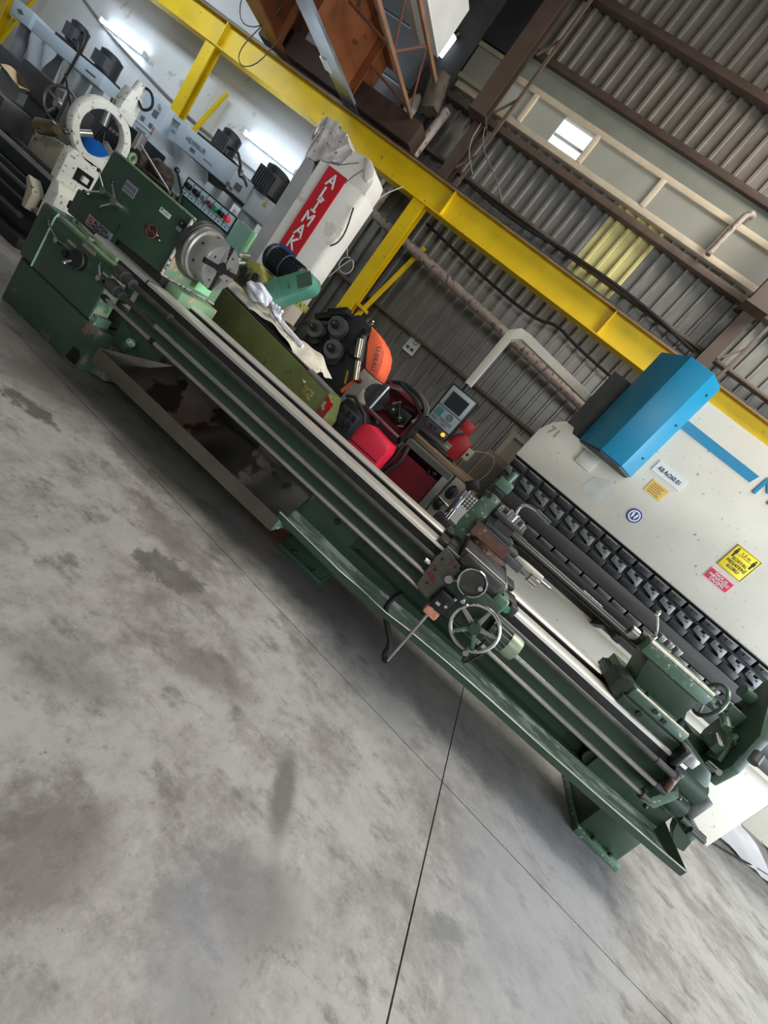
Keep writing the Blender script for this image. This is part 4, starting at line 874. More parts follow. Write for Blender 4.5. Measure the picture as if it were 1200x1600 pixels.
br = part('rating_plate', MB().box(1.045, 4.945, 2.27, 1.235, 4.951, 2.402), BRASS, PB, 'yellow brass rating plate')
mb = MB()
for i in range(5): mb.box(1.07, 4.943, 2.285 + i * .022, 1.20 - .02 * (i % 2), 4.946, 2.293 + i * .022)
pieces('plate_line', mb, mat('brass_dark', (150, 112, 48), .5, var=0), br)
bs = part('mandatory_sign', MB().cyl((1.17, 4.943, 2.02), (1.17, 4.951, 2.02), .072, n=32), NAVY, PB, 'round dark blue pictogram sticker')
part('pictogram', MB().rev([(.045, 0), (.058, 0), (.058, .002), (.045, .002)], (1.17, 4.941, 2.02), (0, -1, 0), 28).prism([(1.138, 4.941, 2.04), (1.155, 4.941, 2.06), (1.165, 4.941, 2.01), (1.15, 4.941, 1.985)], (0, .002, 0)).prism([(1.185, 4.941, 2.06), (1.202, 4.941, 2.04), (1.19, 4.941, 1.985), (1.176, 4.941, 2.01)], (0, .002, 0)), WHITE, bs)
ys = part('distance_sign', MB().box(2.013, 4.945, 2.165, 2.280, 4.951, 2.425, .002), YELLOWS, PB, 'square yellow distance sign')
mb = MB()
for x0, z0, x1, z1 in ((2.016, 2.168, 2.277, 2.172), (2.016, 2.418, 2.277, 2.422), (2.016, 2.168, 2.020, 2.422), (2.273, 2.168, 2.277, 2.422)): mb.box(x0, 4.942, z0, x1, 4.946, z1)
mb.box(2.085, 4.942, 2.352, 2.21, 4.946, 2.356)
for x in (2.055, 2.243):
    mb.cyl((x, 4.942, 2.396), (x, 4.946, 2.396), .009, n=12).prism([(x - .012, 4.942, 2.384), (x + .012, 4.942, 2.384), (x + .016, 4.942, 2.345), (x + .008, 4.942, 2.345), (x + .008, 4.942, 2.305), (x - .008, 4.942, 2.305), (x - .008, 4.942, 2.345), (x - .016, 4.942, 2.345)], (0, .004, 0))
part('sign_figures', mb, INK, ys)
text('sign_distance', '1,5 m', (2.148, 4.941, 2.378), *XZ, .042, INK, ys)
for i, w_ in enumerate(('SOSYAL', 'MESAFENİ', 'KORU')): text('sign_words', w_, (2.148, 4.941, 2.30 - i * .042), *XZ, .044, INK, ys)
rs = part('warning_sign', MB().box(2.013, 4.945, 2.0, 2.273, 4.951, 2.118), mat('sign_border_pink', (232, 150, 170), .5, var=0), PB, 'crimson warning sticker with white words')
part('sign_field', MB().box(2.022, 4.942, 2.009, 2.264, 4.946, 2.109), SIGR, rs)
for i, w_ in enumerate(('MASA ve', 'MIKNATISSIZ', 'ÇALIŞMA')): text('sign_words', w_, (2.143, 4.940, 2.089 - i * .030), *XZ, .036, WHITE, rs)
mb = MB()
for x, z in ((1.9, .62), (1.72, .60), (1.78, .585), (1.84, .60), (1.95, .57), (2.02, .58)): mb.tube([(x, 4.948, z - .01), (x + .01, 4.947, z + .02), (x + .025, 4.947, z)], .003, 4)
pieces('pencil_stroke', mb, INKG, PB)

# swing arm with controller
ar = thing('swing_arm', 'white bent swing arm carrying the press brake controller', 'arm', (.2, 5.2, 2.6))
part('arm', MB().prism([(-1.10, 5.17, 1.99), (-1.015, 5.17, 1.99), (-1.015, 5.17, 2.64), (-.92, 5.17, 2.715), (.22, 5.17, 2.60), (.26, 5.17, 2.68), (-.88, 5.17, 2.80), (-1.0, 5.17, 2.795), (-1.10, 5.17, 2.70)], (0, .08, 0), .005), CREAMS, ar)
part('pivot_block', MB().box(.08, 5.12, 2.44, .34, 5.32, 2.63, .01), mat('pivot_grey', (150, 150, 146), .5, var=.08), ar)
ct = thing('controller', 'grey press brake controller with dark screen hanging from the white arm', 'controller', (-1.0, 5.2, 1.99))
part('housing', MB().box(-1.185, 5.11, 1.345, -.815, 5.26, 1.905, .008), BLACK, ct)
part('face_plate', MB().box(-1.165, 5.10, 1.435, -.835, 5.112, 1.885, .004), CTRLF, ct)
part('screen', MB().box(-1.115, 5.094, 1.655, -.88, 5.101, 1.835), SCREEN, ct)
part('keypad', MB().box(-1.135, 5.094, 1.515, -1.055, 5.101, 1.61), TEALK, ct)
part('dark_bar', MB().box(-1.165, 5.096, 1.625, -.835, 5.101, 1.64), mat('bar_blue_grey', (70, 84, 90), .5, var=0), ct)
part('jog_dial', MB().torus((-.945, 5.097, 1.575), (0, 1, 0), .032, .008, 22, 6).cyl((-.945, 5.10, 1.575), (-.945, 5.092, 1.575), .012), INKG, ct)
part('key_row', MB().box(-1.135, 5.096, 1.465, -1.06, 5.101, 1.49), INKG, ct)
text('controller_lettering', 'TEKOO', (-.955, 5.093, 1.508), *XZ, .05, INKG, ct); text('controller_lettering', '6000', (-.955, 5.093, 1.468), *XZ, .036, INKG, ct)
part('button_bar', MB().box(-1.165, 5.10, 1.355, -.835, 5.112, 1.425), mat('button_bar_grey', (70, 72, 74), .5, var=.1), ct)
part('amber_button', MB().cyl((-.885, 5.10, 1.388), (-.885, 5.07, 1.388), .024), AMBER, ct)
pieces('push_button', MB().cyl((-1.0, 5.10, 1.388), (-1.0, 5.08, 1.388), .016).cyl((-1.06, 5.10, 1.388), (-1.06, 5.08, 1.388), .016), BLACK, ct)
part('hanger', MB().cyl((-1.05, 5.2, 1.90), (-1.05, 5.2, 2.02), .03), BLACK, ct)

# bars stored in front of the press brake
tr_ = thing('bar_rack', 'dark steel rack arms under the long bars in front of the press brake', 'rack', (.9, 4.8, 1.04))
for x in (.45, 1.62): part('rack_arm', MB().box(x - .03, 4.14, 1.04, x + .03, 4.81, 1.095).prism([(x - .03, 4.5, 1.04), (x - .03, 4.80, 1.04), (x - .03, 4.80, .93)], (.06, 0, 0)), DARK, tr_)
for i, (y, z, r, lab) in enumerate(((4.22, 1.128, .032, 'dark steel bar lying nearest on the rack behind the lathe'), (4.31, 1.128, .032, 'dark steel bar second from the front on the rack'), (4.41, 1.133, .037, 'dark steel bar third from the front on the rack'), (4.51, 1.128, .032, 'dark steel bar at the back of the trestle nearest the press brake'))):
    b = thing('steel_bar', lab, 'bar', (.2, y, z), group='dark steel bars on the rack')
    part('bar', MB().cyl((.20 + .03 * i, y, z), (2.15, y, z), r, n=14), mat('bar_dark', (46, 44, 43), .34, .5, var=.15), b)
    part('cut_end', MB().cyl((.195 + .03 * i, y, z), (.20 + .03 * i, y, z), r * .9, n=14), STEEL, b)
solo('yellow_offcut', MB().box(.45, 4.60, 1.097, .56, 4.68, 1.15, .004), mat('offcut_yellow', (178, 160, 60), .5, var=.1), 'small yellow block beside the steel bars', 'block', loc=(.5, 4.62, 1.097))
lb = thing('tag_stack', 'small white barcode tags lying on the dark bars', 'tags', (1.3, 4.3, 1.16))
for i in range(5): part('tag', MB().box(1.24 + i * .045, 4.46, 1.16, 1.275 + i * .045, 4.53, 1.168), LABELW, lb)
for i, (x, lab) in enumerate(((3.75, 'crumpled white sheet on the floor nearest the end of the lathe'), (5.42, 'crumpled white sheet on the floor at the right edge'))):
    mb = MB().grid(lambda u, v: (x + .25 + u * 1.2 + .2 * v, 5.45 + v * 1.5, .012 + .05 * abs(sin(u * 9 + v * 4 + x)) * (1 - abs(2 * v - 1)) + .03 * random.random()), 14, 12).solid(.003)
    solo('white_sheet', mb, PLASTIC, lab, 'sheet', 'white sheets on the floor', (x, 5.6, 0))
cable('floor_cable', [(3.6, 4.9, .012), (4.3, 5.2, .012), (5.2, 5.7, .03), (6.6, 6.2, .02)], .012, RUBBER, 'black cable crossing the floor by the white sheets')

# ================================================================ OLIVE LATHE BEHIND, WITH CLOTH, RAGS, MOTOR
OL = thing('olive_machine', 'olive green machine bed behind the lathe with turquoise belt guard', 'machine', (-2.6, 4.3, 0))
part('bed', MB().prism([(-3.75, 4.0, .25), (-1.74, 4.0, .25), (-1.70, 4.0, .80), (-1.80, 4.0, 1.02), (-3.75, 4.0, 1.13)], (0, .32, 0), .01), OLIVE, OL)
pieces('leg', MB().box(-3.7, 4.05, 0, -3.2, 4.6, .26).box(-2.2, 4.05, 0, -1.8, 4.6, .26), OLIVE, OL)
part('cast_window', MB().box(-2.06, 3.992, .83, -1.93, 4.0, .93, .004).box(-2.04, 3.99, .85, -1.95, 3.994, .91), OLIVEY, OL)
part('bed_edge', MB().prism([(-2.12, 3.99, 1.04), (-1.80, 3.99, 1.02), (-1.80, 4.05, 1.04), (-2.12, 4.05, 1.06)], (0, 0, .02)), STEEL, OL, 'bright machined edge')
part('trough', MB().prism([(-3.70, 4.02, 1.118), (-2.12, 4.02, 1.04), (-2.12, 4.30, 1.06), (-3.70, 4.30, 1.138)], (0, 0, .02)), BLACK, OL)
part('peeled_end', MB().prism([(-1.79, 3.99, .78), (-1.70, 3.99, .76), (-1.70, 3.99, .96), (-1.80, 3.99, 1.0)], (0, .012, 0)), mat('peeled_paint', (186, 176, 128), .5, var=.2, scale=8, chip=(150, 56, 60), amt=.26, cscale=9), OL, 'peeled patch of yellow and red paint')
part('red_tag', MB().box(-1.76, 3.985, .89, -1.70, 4.0, .97), REDP, OL)
part('bed_table', MB().box(-3.75, 4.34, .9, -2.3, 4.60, 1.14, .01), OLIVE, OL)
part('carriage', MB().prism([(-3.66, 4.25, 1.17), (-3.25, 4.25, 1.17), (-3.24, 4.25, 1.42), (-3.40, 4.25, 1.52), (-3.60, 4.25, 1.47), (-3.68, 4.25, 1.30)], (0, .3, 0), .015), OLIVEY, OL, 'yellow olive carriage block')
pieces('carriage_knob', MB().cyl((-3.47, 4.25, 1.36), (-3.47, 4.19, 1.36), .05).cyl((-3.44, 4.25, 1.28), (-3.44, 4.20, 1.28), .05).cyl((-3.32, 4.25, 1.38), (-3.32, 4.2, 1.38), .045), DSTEEL, OL)
pieces('carriage_rod', MB().cyl((-3.6, 4.3, 1.5), (-3.6, 4.1, 1.42), .03).cyl((-3.56, 4.3, 1.44), (-3.56, 4.14, 1.36), .026), STEEL, OL)
part('motor_shelf', MB().box(-3.55, 4.35, 1.42, -2.95, 4.75, 1.5, .01), OLIVEY, OL)
mo = part('motor', MB().rev([(0, -.28), (.10, -.28), (.14, -.24), (.14, -.20), (.125, -.19), (.125, .20), (.10, .22), (0, .22)], (-3.28, 4.50, 1.66), (1, 0, 0), 26), MOTORB, OL)
mb = MB()
for k in range(20):
    a = 2 * pi * k / 20; n_ = Vector((0, cos(a), sin(a))); tt = Vector((0, -sin(a), cos(a))); o_ = Vector((-3.28, 4.50, 1.66))
    mb.prism([o_ + n_ * .122 + tt * .003 + Vector((-.18, 0, 0)), o_ + n_ * .142 + tt * .003 + Vector((-.18, 0, 0)), o_ + n_ * .142 - tt * .003 + Vector((-.18, 0, 0)), o_ + n_ * .122 - tt * .003 + Vector((-.18, 0, 0))], (.36, 0, 0))
pieces('motor_fin', mb, mat('fin_dark', (44, 50, 54), .4, .2, var=.1), mo)
part('motor_band', MB().rev([(.144, 0), (.146, 0), (.146, .015), (.144, .015)], (-3.29, 4.50, 1.66), (1, 0, 0), 26), INKG, mo)
c0, c1 = Vector((-3.10, 4.24, 1.40)), Vector((-2.86, 4.24, 1.68)); dd = (c1 - c0).normalized(); nn = Vector((-dd.z, 0, dd.x)); pts = []
for k in range(9): a = pi / 2 + pi * k / 8; pts.append(c0 + dd * .115 * cos(a) + nn * .115 * sin(a))
for k in range(9): a = -pi / 2 + pi * k / 8; pts.append(c1 + dd * .10 * cos(a) + nn * .10 * sin(a))
gd = part('belt_guard', MB().prism(pts, (0, .20, 0), .014), TURQ, OL, 'turquoise rounded belt guard')
q = c1 - dd * .02
part('guard_vent', MB().prism([q + dd * .10 + nn * .07, q + dd * .10 - nn * .07, q - dd * .06 - nn * .07, q - dd * .06 + nn * .07][::-1], (0, -.004, 0)), mat('vent_mesh', (76, 96, 82), .5, var=.3, scale=60), gd)
part('mint_panel', MB().box(-4.16, 4.60, 1.0, -3.93, 4.64, 1.74, .004), MINT, OL, 'mint green panel at the left end')


def cloth(u, v):
    x = -3.62 + 1.55 * u - .0 * v; y = 4.07 + .44 * v
    z = 1.185 + .04 * min(1, v * 2.2) - .05 * u + .014 * sin(u * 13 + v * 4) * (.3 + v) + .008 * sin(u * 37 + v * 9) + .012 * sin(v * 9 + u * 5)
    if v < .25: z -= .11 * ((.25 - v) / .25) ** 1.3 * (.55 + .45 * sin(u * 7 + .6))
    if u > .8: y -= .42 * (u - .8); z -= .08 * ((u - .8) / .2) ** 1.4
    return (x, y, z)


solo('dust_cloth', MB().grid(cloth, 46, 10).solid(.004), CLOTH, 'stained off white cloth laid along the olive machine', 'cloth', loc=(-2.8, 4.15, 1.17))


def lump(c, r, sc, seed, amp=.25):
    mb = MB(); bmesh.ops.create_icosphere(mb.b, subdivisions=4, radius=1); rnd = random.Random(seed); ph = [rnd.uniform(0, 6) for _ in range(9)]
    for v in mb.b.verts:
        p_ = v.co; k = 1 + amp * (.5 * sin(p_.x * 4 + ph[0]) * sin(p_.y * 5 + ph[1]) + .4 * sin(p_.z * 6 + ph[2] + p_.x * 3) + .25 * sin(p_.y * 11 + ph[3] + p_.z * 6) + .18 * abs(sin(p_.x * 13 + ph[4])))
        v.co = Vector(c) + Vector((p_.x * r * sc[0] * k, p_.y * r * sc[1] * k, p_.z * r * sc[2] * k))
    return mb


solo('rag', lump((-3.13, 4.12, 1.285), .11, (1.35, .75, .72), 3), RAG, 'crumpled white rag on the cloth by the yellow olive carriage', 'rag', loc=(-3.13, 4.12, 1.2))
gl = thing('work_glove', 'white work glove with spread fingers lying right of the rag', 'glove', (-2.88, 4.2, 1.2))
mb = lump((-2.88, 4.2, 1.225), .055, (1.3, 1, .8), 5, .15)
part('palm', mb, RAG, gl)
for i in range(4): part('finger', MB().tube([(-2.92 + i * .028, 4.2, 1.25), (-2.95 + i * .035, 4.19, 1.29), (-2.975 + i * .052, 4.17, 1.32 - .01 * abs(i - 1.5))], .016, 8, 1), RAG, gl)
part('thumb', MB().tube([(-2.83, 4.18, 1.22), (-2.79, 4.16, 1.215), (-2.76, 4.15, 1.20)], .017, 8, 1), RAG, gl)
part('string', MB().tube([(-2.93, 4.12, 1.255), (-2.8, 4.12, 1.21), (-2.62, 4.12, 1.175), (-2.5, 4.13, 1.16)], .006, 5), INKG, gl)
solo('white_strip', MB().tube([(-2.75, 4.16, 1.22), (-2.6, 4.18, 1.20), (-2.52, 4.18, 1.19), (-2.42, 4.18, 1.175)], .020, 7, 1), RAG, 'short white strip of fabric beside the glove on the cloth', 'fabric', loc=(-2.6, 4.18, 1.18))

# ================================================================ ROLL BENDER
RB = thing('roll_bender', 'black roll bending machine with three grey rollers and orange cover', 'machine', (-2.4, 5.0, 0))
BLK = mat('bender_black', (36, 37, 37), .45, var=.2, scale=5)
part('body', MB().prism([(-2.86, 4.95, .05), (-2.0, 4.95, .05), (-1.98, 4.95, 1.1), (-2.12, 4.95, 1.50), (-2.30, 4.95, 1.78), (-2.52, 4.95, 1.80), (-2.84, 4.95, 1.50), (-2.92, 4.95, 1.22)], (0, .55, 0), .01), BLK, RB)
part('foot_plate', MB().box(-2.95, 4.8, 0, -1.8, 5.6, .06), BLK, RB)
for (x, z, r, lab) in ((-2.765, 1.365, .098, 0), (-2.565, 1.545, .108, 0), (-2.44, 1.32, .108, 0)):
    rl = part('roller', MB().rev([(0, 0), (r, 0), (r, .035), (r * .62, .04), (r * .62, .065), (r, .07), (r, .105), (.05, .11), (.045, .18)], (x, 4.76, z), (0, 1, 0), 34), mat('roller_grey', (112, 112, 110), .38, .7, var=.2, scale=8), RB)
    part('roller_nut', MB().cyl((x, 4.76, z), (x, 4.72, z), r * .45).cyl((x, 4.72, z), (x, 4.66, z), r * .30).ball((x, 4.66, z), r * .22), BLACK, rl)
    part('back_disc', MB().cyl((x + .0, 4.88, z - .09), (x, 4.95, z - .09), r * .72, n=24), DSTEEL, rl)
part('cylinder_body', MB().cyl((-2.27, 4.83, 1.64), (-2.13, 4.83, 1.40), .058, n=18).box(-2.34, 4.85, 1.40, -2.24, 4.93, 1.72, .01), BLACK, RB)
part('cylinder_rod', MB().cyl((-2.25, 4.80, 1.60), (-2.15, 4.80, 1.42), .046, n=18).cyl((-2.13, 4.83, 1.40), (-2.02, 4.83, 1.22), .045, n=18), mat('rod_bright', (176, 168, 150), .2, 1., var=.1), RB)
pieces('left_cylinder', MB().prism([(-2.90, 4.80, 1.49), (-2.70, 4.80, 1.66), (-2.66, 4.80, 1.61), (-2.86, 4.80, 1.44)], (0, .1, 0), .008).prism([(-2.79, 4.78, 1.62), (-2.60, 4.78, 1.78), (-2.55, 4.78, 1.72), (-2.74, 4.78, 1.57)], (0, .14, 0), .008), BLACK, RB)
part('slide_arm', MB().prism([(-2.98, 4.82, 1.34), (-2.72, 4.82, 1.52), (-2.70, 4.82, 1.48), (-2.96, 4.82, 1.30)], (0, .08, 0), .005), DSTEEL, RB)
oc = [(-2.29, 4.90, 1.79), (-2.19, 4.90, 1.77), (-2.07, 4.90, 1.73), (-1.97, 4.90, 1.66), (-1.91, 4.90, 1.56), (-1.875, 4.90, 1.44), (-1.87, 4.90, 1.38), (-2.05, 4.90, 1.39), (-2.10, 4.90, 1.48), (-2.20, 4.90, 1.62)]
cv = part('orange_cover', MB().prism(oc, (0, .34, 0), .012), ORANGE, RB, 'curved orange cover')
ang = Vector((.42, 0, -.9)).normalized()
text('cover_lettering', 'U-ERALI', (-2.01, 4.893, 1.545), ang, Vector((.9, 0, .42)), .075, INKG, cv)
part('grey_flank', MB().prism([(-2.05, 4.89, 1.38), (-1.87, 4.89, 1.37), (-1.92, 4.89, 1.2), (-1.88, 4.89, 1.06), (-1.95, 4.89, .6), (-2.06, 4.89, .6), (-2.06, 4.89, 1.1)], (0, .3, 0), .006), mat('flank_grey', (168, 164, 154), .5, var=.1), RB, 'pale grey side plate')
part('orange_slip', MB().prism([(-2.06, 4.88, 1.24), (-2.03, 4.88, 1.22), (-2.08, 4.88, 1.0), (-2.12, 4.88, 1.02)], (0, .02, 0)), ORANGE, RB)
pieces('yellow_mark', MB().box(-2.36, 4.94, 1.50, -2.30, 4.952, 1.55).prism([(-2.23, 4.94, 1.24), (-2.20, 4.94, 1.24), (-2.13, 4.94, 1.10), (-2.16, 4.94, 1.10)], (0, .012, 0)), mat('mark_yellow', (190, 168, 40), .5, var=.1), RB)
part('hook_ring', MB().torus((-2.38, 5.0, 1.82), (0, 1, 0), .035, .012, 16, 6), CHROME, RB)
part('round_switch', MB().cyl((-2.0, 4.89, 1.24), (-2.0, 4.87, 1.24), .03), REDD, RB)
solo('timber_offcut', MB().box(-3.07, 4.68, 0, -2.97, 4.79, 1.22, .006), RUSTY, 'rusty brown post end leaning between cloth and roll bender', 'post', loc=(-2.97, 4.74, 0))

# ================================================================ WELDER, WIRE FEEDER, RED CABINET, BENCH
WE = thing('welder', 'red welding machine with black control face below the wire feeder', 'welder', (-1.4, 4.5, 0))
part('body', MB().prism([(-1.50, 4.38, .10), (-1.10, 4.38, .10), (-1.09, 4.38, .90), (-1.12, 4.38, .98), (-1.42, 4.38, 1.01), (-1.50, 4.38, .96)], (0, .5, 0), .02), REDM, WE)
part('front_bezel', MB().prism([(-1.80, 4.36, .10), (-1.49, 4.36, .10), (-1.485, 4.36, 1.0), (-1.60, 4.36, 1.06), (-1.78, 4.36, 1.07), (-1.82, 4.36, .95)], (0, .52, 0), .02), BLACK, WE)
part('control_face', MB().box(-1.77, 4.345, .80, -1.53, 4.362, 1.0, .006), mat('face_dark_grey', (52, 54, 60), .4, var=.1), WE)
mb = MB()
for i in range(3):
    for j in range(2): mb.box(-1.75 + i * .075, 4.338, .82 + j * .095, -1.70 + i * .075, 4.346, .88 + j * .095, .004)
mb.cyl((-1.66, 4.345, .92), (-1.66, 4.31, .92), .022).cyl((-1.60, 4.345, .83), (-1.60, 4.31, .83), .022)
pieces('switch', mb, BLACK, WE)
part('handle', MB().tube([(-1.80, 4.36, 1.07), (-1.72, 4.36, 1.12), (-1.52, 4.36, 1.05), (-1.46, 4.36, .98)], .018, 8), BLACK, WE)
part('body_seam', MB().box(-1.485, 4.374, .755, -1.105, 4.38, .765), INK, WE)
part('white_stripe', MB().prism([(-1.38, 4.372, .72), (-1.25, 4.372, .71), (-1.24, 4.372, .68), (-1.35, 4.372, .69)], (0, .008, 0)), LABELW, WE)
WF = thing('wire_feeder', 'open dark red wire feeder with cable loops standing above the welder', 'feeder', (-1.4, 4.75, 1.05))
part('case', MB().box(-1.66, 4.92, 1.08, -1.14, 4.95, 1.47).box(-1.66, 4.66, 1.06, -1.14, 4.95, 1.09).box(-1.16, 4.66, 1.06, -1.14, 4.95, 1.47).box(-1.66, 4.66, 1.44, -1.14, 4.95, 1.47), REDD, WF)
part('front_rim', MB().tube([(-1.62, 4.65, 1.10), (-1.60, 4.65, 1.42), (-1.46, 4.65, 1.47)], .016, 6).tube([(-1.62, 4.65, 1.10), (-1.16, 4.65, 1.08)], .016, 6), STEEL, WF)
mb = MB().cyl((-1.42, 4.80, 1.26), (-1.42, 4.72, 1.26), .05).cyl((-1.30, 4.80, 1.24), (-1.30, 4.72, 1.24), .045).box(-1.50, 4.78, 1.18, -1.22, 4.90, 1.34, .01).tube([(-1.5, 4.70, 1.2), (-1.4, 4.68, 1.36), (-1.28, 4.7, 1.2)], .010, 5).cyl((-1.36, 4.74, 1.36), (-1.22, 4.74, 1.40), .014)
pieces('drive_roll', mb, DARK, WF)
pieces('drive_screw', MB().cyl((-1.46, 4.70, 1.3), (-1.40, 4.70, 1.38), .012).cyl((-1.26, 4.7, 1.16), (-1.2, 4.7, 1.2), .012).ball((-1.42, 4.70, 1.26), .02).ball((-1.30, 4.70, 1.24), .02), STEEL, WF)
part('wire_spool', MB().rev([(.03, 0), (.14, 0), (.14, .02), (.09, .03), (.09, .10), (.14, .11), (.14, .13), (.03, .13)], (-1.71, 4.84, 1.24), (.45, -.9, 0), 30), BLACK, WF)
pieces('cable_loop', MB().tube([(-1.66, 4.70, 1.44), (-1.5, 4.68, 1.55), (-1.25, 4.66, 1.55), (-1.10, 4.66, 1.46), (-1.12, 4.66, 1.40), (-1.3, 4.66, 1.50), (-1.52, 4.66, 1.52)], .022, 8, 2), RUBBER, WF)
pieces('cable_loop', MB().tube([(-1.58, 4.74, 1.5), (-1.36, 4.72, 1.58), (-1.14, 4.72, 1.53), (-1.09, 4.72, 1.44)], .018, 8, 2), mat('hose_grey', (72, 72, 74), .5, var=.1), WF)
part('side_door', MB().box(-1.13, 4.64, 1.06, -1.10, 4.95, 1.42), BLACK, WF)
part('door_mark', MB().prism([(-1.17, 4.652, 1.30), (-1.135, 4.652, 1.36), (-1.115, 4.652, 1.28)], (0, -.006, 0)), LABELG, WF)
part('feeder_foot', MB().box(-1.44, 4.68, 1.0, -1.16, 4.86, 1.06), BLACK, WF)
RC = thing('red_cabinet', 'open cabinet with dark red inside below the brown plank', 'cabinet', (-.85, 4.9, 0))
part('back', MB().box(-1.08, 5.05, .0, -.50, 5.08, 1.08), REDD, RC)
part('top_board', MB().box(-1.08, 4.72, 1.07, -.46, 5.08, 1.14), mat('cab_grey_green', (80, 82, 74), .6, var=.12), RC)
part('right_frame', MB().box(-.53, 4.70, 0, -.46, 5.05, 1.07), STEEL, RC)
part('left_side', MB().box(-1.08, 4.72, 0, -1.05, 5.05, 1.07), REDD, RC)
part('inner_red', MB().box(-1.05, 4.80, .0, -.55, 5.05, .98), mat('deep_red', (112, 10, 30), .5, var=.12), RC)
pieces('hanging_hose', MB().tube([(-1.02, 4.70, 1.06), (-.98, 4.68, .9), (-1.04, 4.68, .7), (-1.0, 4.68, .5)], .028, 8, 1).tube([(-1.08, 4.70, 1.04), (-1.05, 4.68, .85), (-1.1, 4.68, .6)], .02, 8, 1), RUBBER, RC)
pieces('black_knob', MB().ball((-.62, 4.75, 1.03), .035).ball((-.68, 4.76, 1.0), .025), BLACK, RC)
solo('brown_plank', MB().prism([(-1.22, 4.98, 1.145), (-.62, 4.98, 1.145), (-.22, 4.98, 1.145), (-.22, 4.98, 1.21), (-.7, 4.98, 1.20), (-1.22, 4.98, 1.215)], (0, .56, 0), .012), WOOD, 'brown plank laid over the cabinet behind the lathe', 'plank', loc=(-.7, 5.1, 1.145))
BG = thing('bench_tool', 'small red bench machine with polished grey barrel below the controller', 'machine', (-.8, 5.1, 1.215))
part('barrel', MB().cyl((-1.16, 5.12, 1.31), (-.72, 5.12, 1.30), .068, n=20), STEEL, BG)
part('barrel_base', MB().box(-1.2, 5.05, 1.205, -.66, 5.25, 1.25, .008), BLACK, BG)
part('red_body', MB().prism([(-.82, 5.10, 1.22), (-.58, 5.10, 1.24), (-.55, 5.10, 1.50), (-.70, 5.10, 1.58), (-.80, 5.10, 1.45)], (0, .15, 0), .01), mat('bench_red', (190, 30, 40), .4, var=.08), BG)
part('red_block', MB().box(-.80, 5.10, 1.57, -.66, 5.22, 1.70, .008), mat('bench_red2', (200, 50, 58), .4, var=.06), BG)
part('side_handle', MB().tube([(-.80, 5.06, 1.40), (-.76, 5.05, 1.5), (-.70, 5.06, 1.56)], .012, 6), DSTEEL, BG)
part('switch_box', MB().box(-.55, 5.05, 1.33, -.47, 5.16, 1.47, .006), mat('beige_plastic', (206, 200, 178), .5, var=.05), BG)
part('switch_hole', MB().box(-.525, 5.044, 1.38, -.495, 5.052, 1.41), INK, BG)
part('mount_post', MB().box(-.70, 5.12, 1.20, -.60, 5.2, 1.26), DARK, BG)
BG.location += Vector((-.03, .22, -.005))
cable('thin_cord', [(-.50, 5.1, 1.47), (-.30, 5.2, 1.60), (-.20, 5.2, 1.45), (-.24, 5.15, 1.2)], .006, mat('cord_grey', (150, 146, 138), .6, var=0), 'thin pale cord looping down from the red bench machine', 'cord')
PF = thing('perforated_panel', 'brownish grey perforated metal panel left of the press brake', 'panel', (-.2, 5.6, 0))
part('sheet', MB().box(-.42, 5.60, 0, .10, 5.62, 1.62), PANELG, PF)
h0 = MB()
for i in range(9):
    for j in range(12): h0.box(-.38 + i * .036, 5.594, 1.12 + j * .036, -.366 + i * .036, 5.601, 1.134 + j * .036)
h = part('perforation', h0, INK, PF); h['kind'] = 'stuff'
part('dark_label', MB().box(-.05, 5.59, 1.18, .05, 5.60, 1.28), RUSTY, PF)
GS = thing('gas_spring_stand', 'black capped stand with two bright rods in front of the perforated panel', 'stand', (-.22, 4.5, 0))
part('cap', MB().prism([(-.30, 4.46, 1.20), (-.22, 4.46, 1.14), (-.14, 4.46, 1.24), (-.21, 4.46, 1.31)], (0, .10, 0), .006), BLACK, GS)
pieces('bright_rod', MB().cyl((-.235, 4.49, 1.20), (-.205, 4.49, .78), .012).cyl((-.205, 4.49, 1.19), (-.178, 4.49, .78), .012), CHROME, GS)
part('rod_sleeve', MB().cyl((-.225, 4.49, 1.04), (-.205, 4.49, .92), .03), mat('sleeve_grey_blue', (110, 112, 128), .4, .5, var=.1), GS)
part('stand_base', MB().box(-.30, 4.40, 0, -.08, 4.60, .80, .01), DARK, GS)
HB = thing('hole_gauge', 'dark panel dotted with pale holes behind the green upright arm', 'gauge', (-.1, 4.8, 0))
part('panel', MB().box(-.26, 4.78, .80, -.02, 4.80, 1.14, .004), mat('gauge_brown', (82, 74, 66), .5, var=.1), HB)
for i in range(5):
    for j in range(5): part('hole', MB().cyl((-.23 + i * .036, 4.78, .98 + j * .034), (-.23 + i * .036, 4.774, .98 + j * .034), .012, n=10), LABELW, HB)
part('white_plate', MB().prism([(-.25, 4.76, .78), (-.03, 4.76, .78), (-.03, 4.76, .97), (-.18, 4.76, .97)], (0, .012, 0)), WHITE, HB)
part('support', MB().box(-.2, 4.82, 0, -.05, 4.9, .9), DARK, HB)
HB.location.y -= .10
CB = thing('grey_cupboard', 'low grey cupboard with black pads below the brown plank end', 'cupboard', (-.35, 4.9, 0))
part('body', MB().box(-.44, 4.95, 0, -.14, 5.25, 1.14, .008), mat('cupboard_grey', (150, 144, 130), .55, var=.1), CB)
pieces('black_pad', MB().ball((-.36, 4.92, .98), .06, 12, (1, .5, 1.5)).ball((-.38, 4.92, .78), .06, 12, (1, .5, 1.2)), BLACK, CB)
part('edge_rod', MB().cyl((-.44, 4.9, .86), (-.28, 4.9, .84), .012), CHROME, CB)

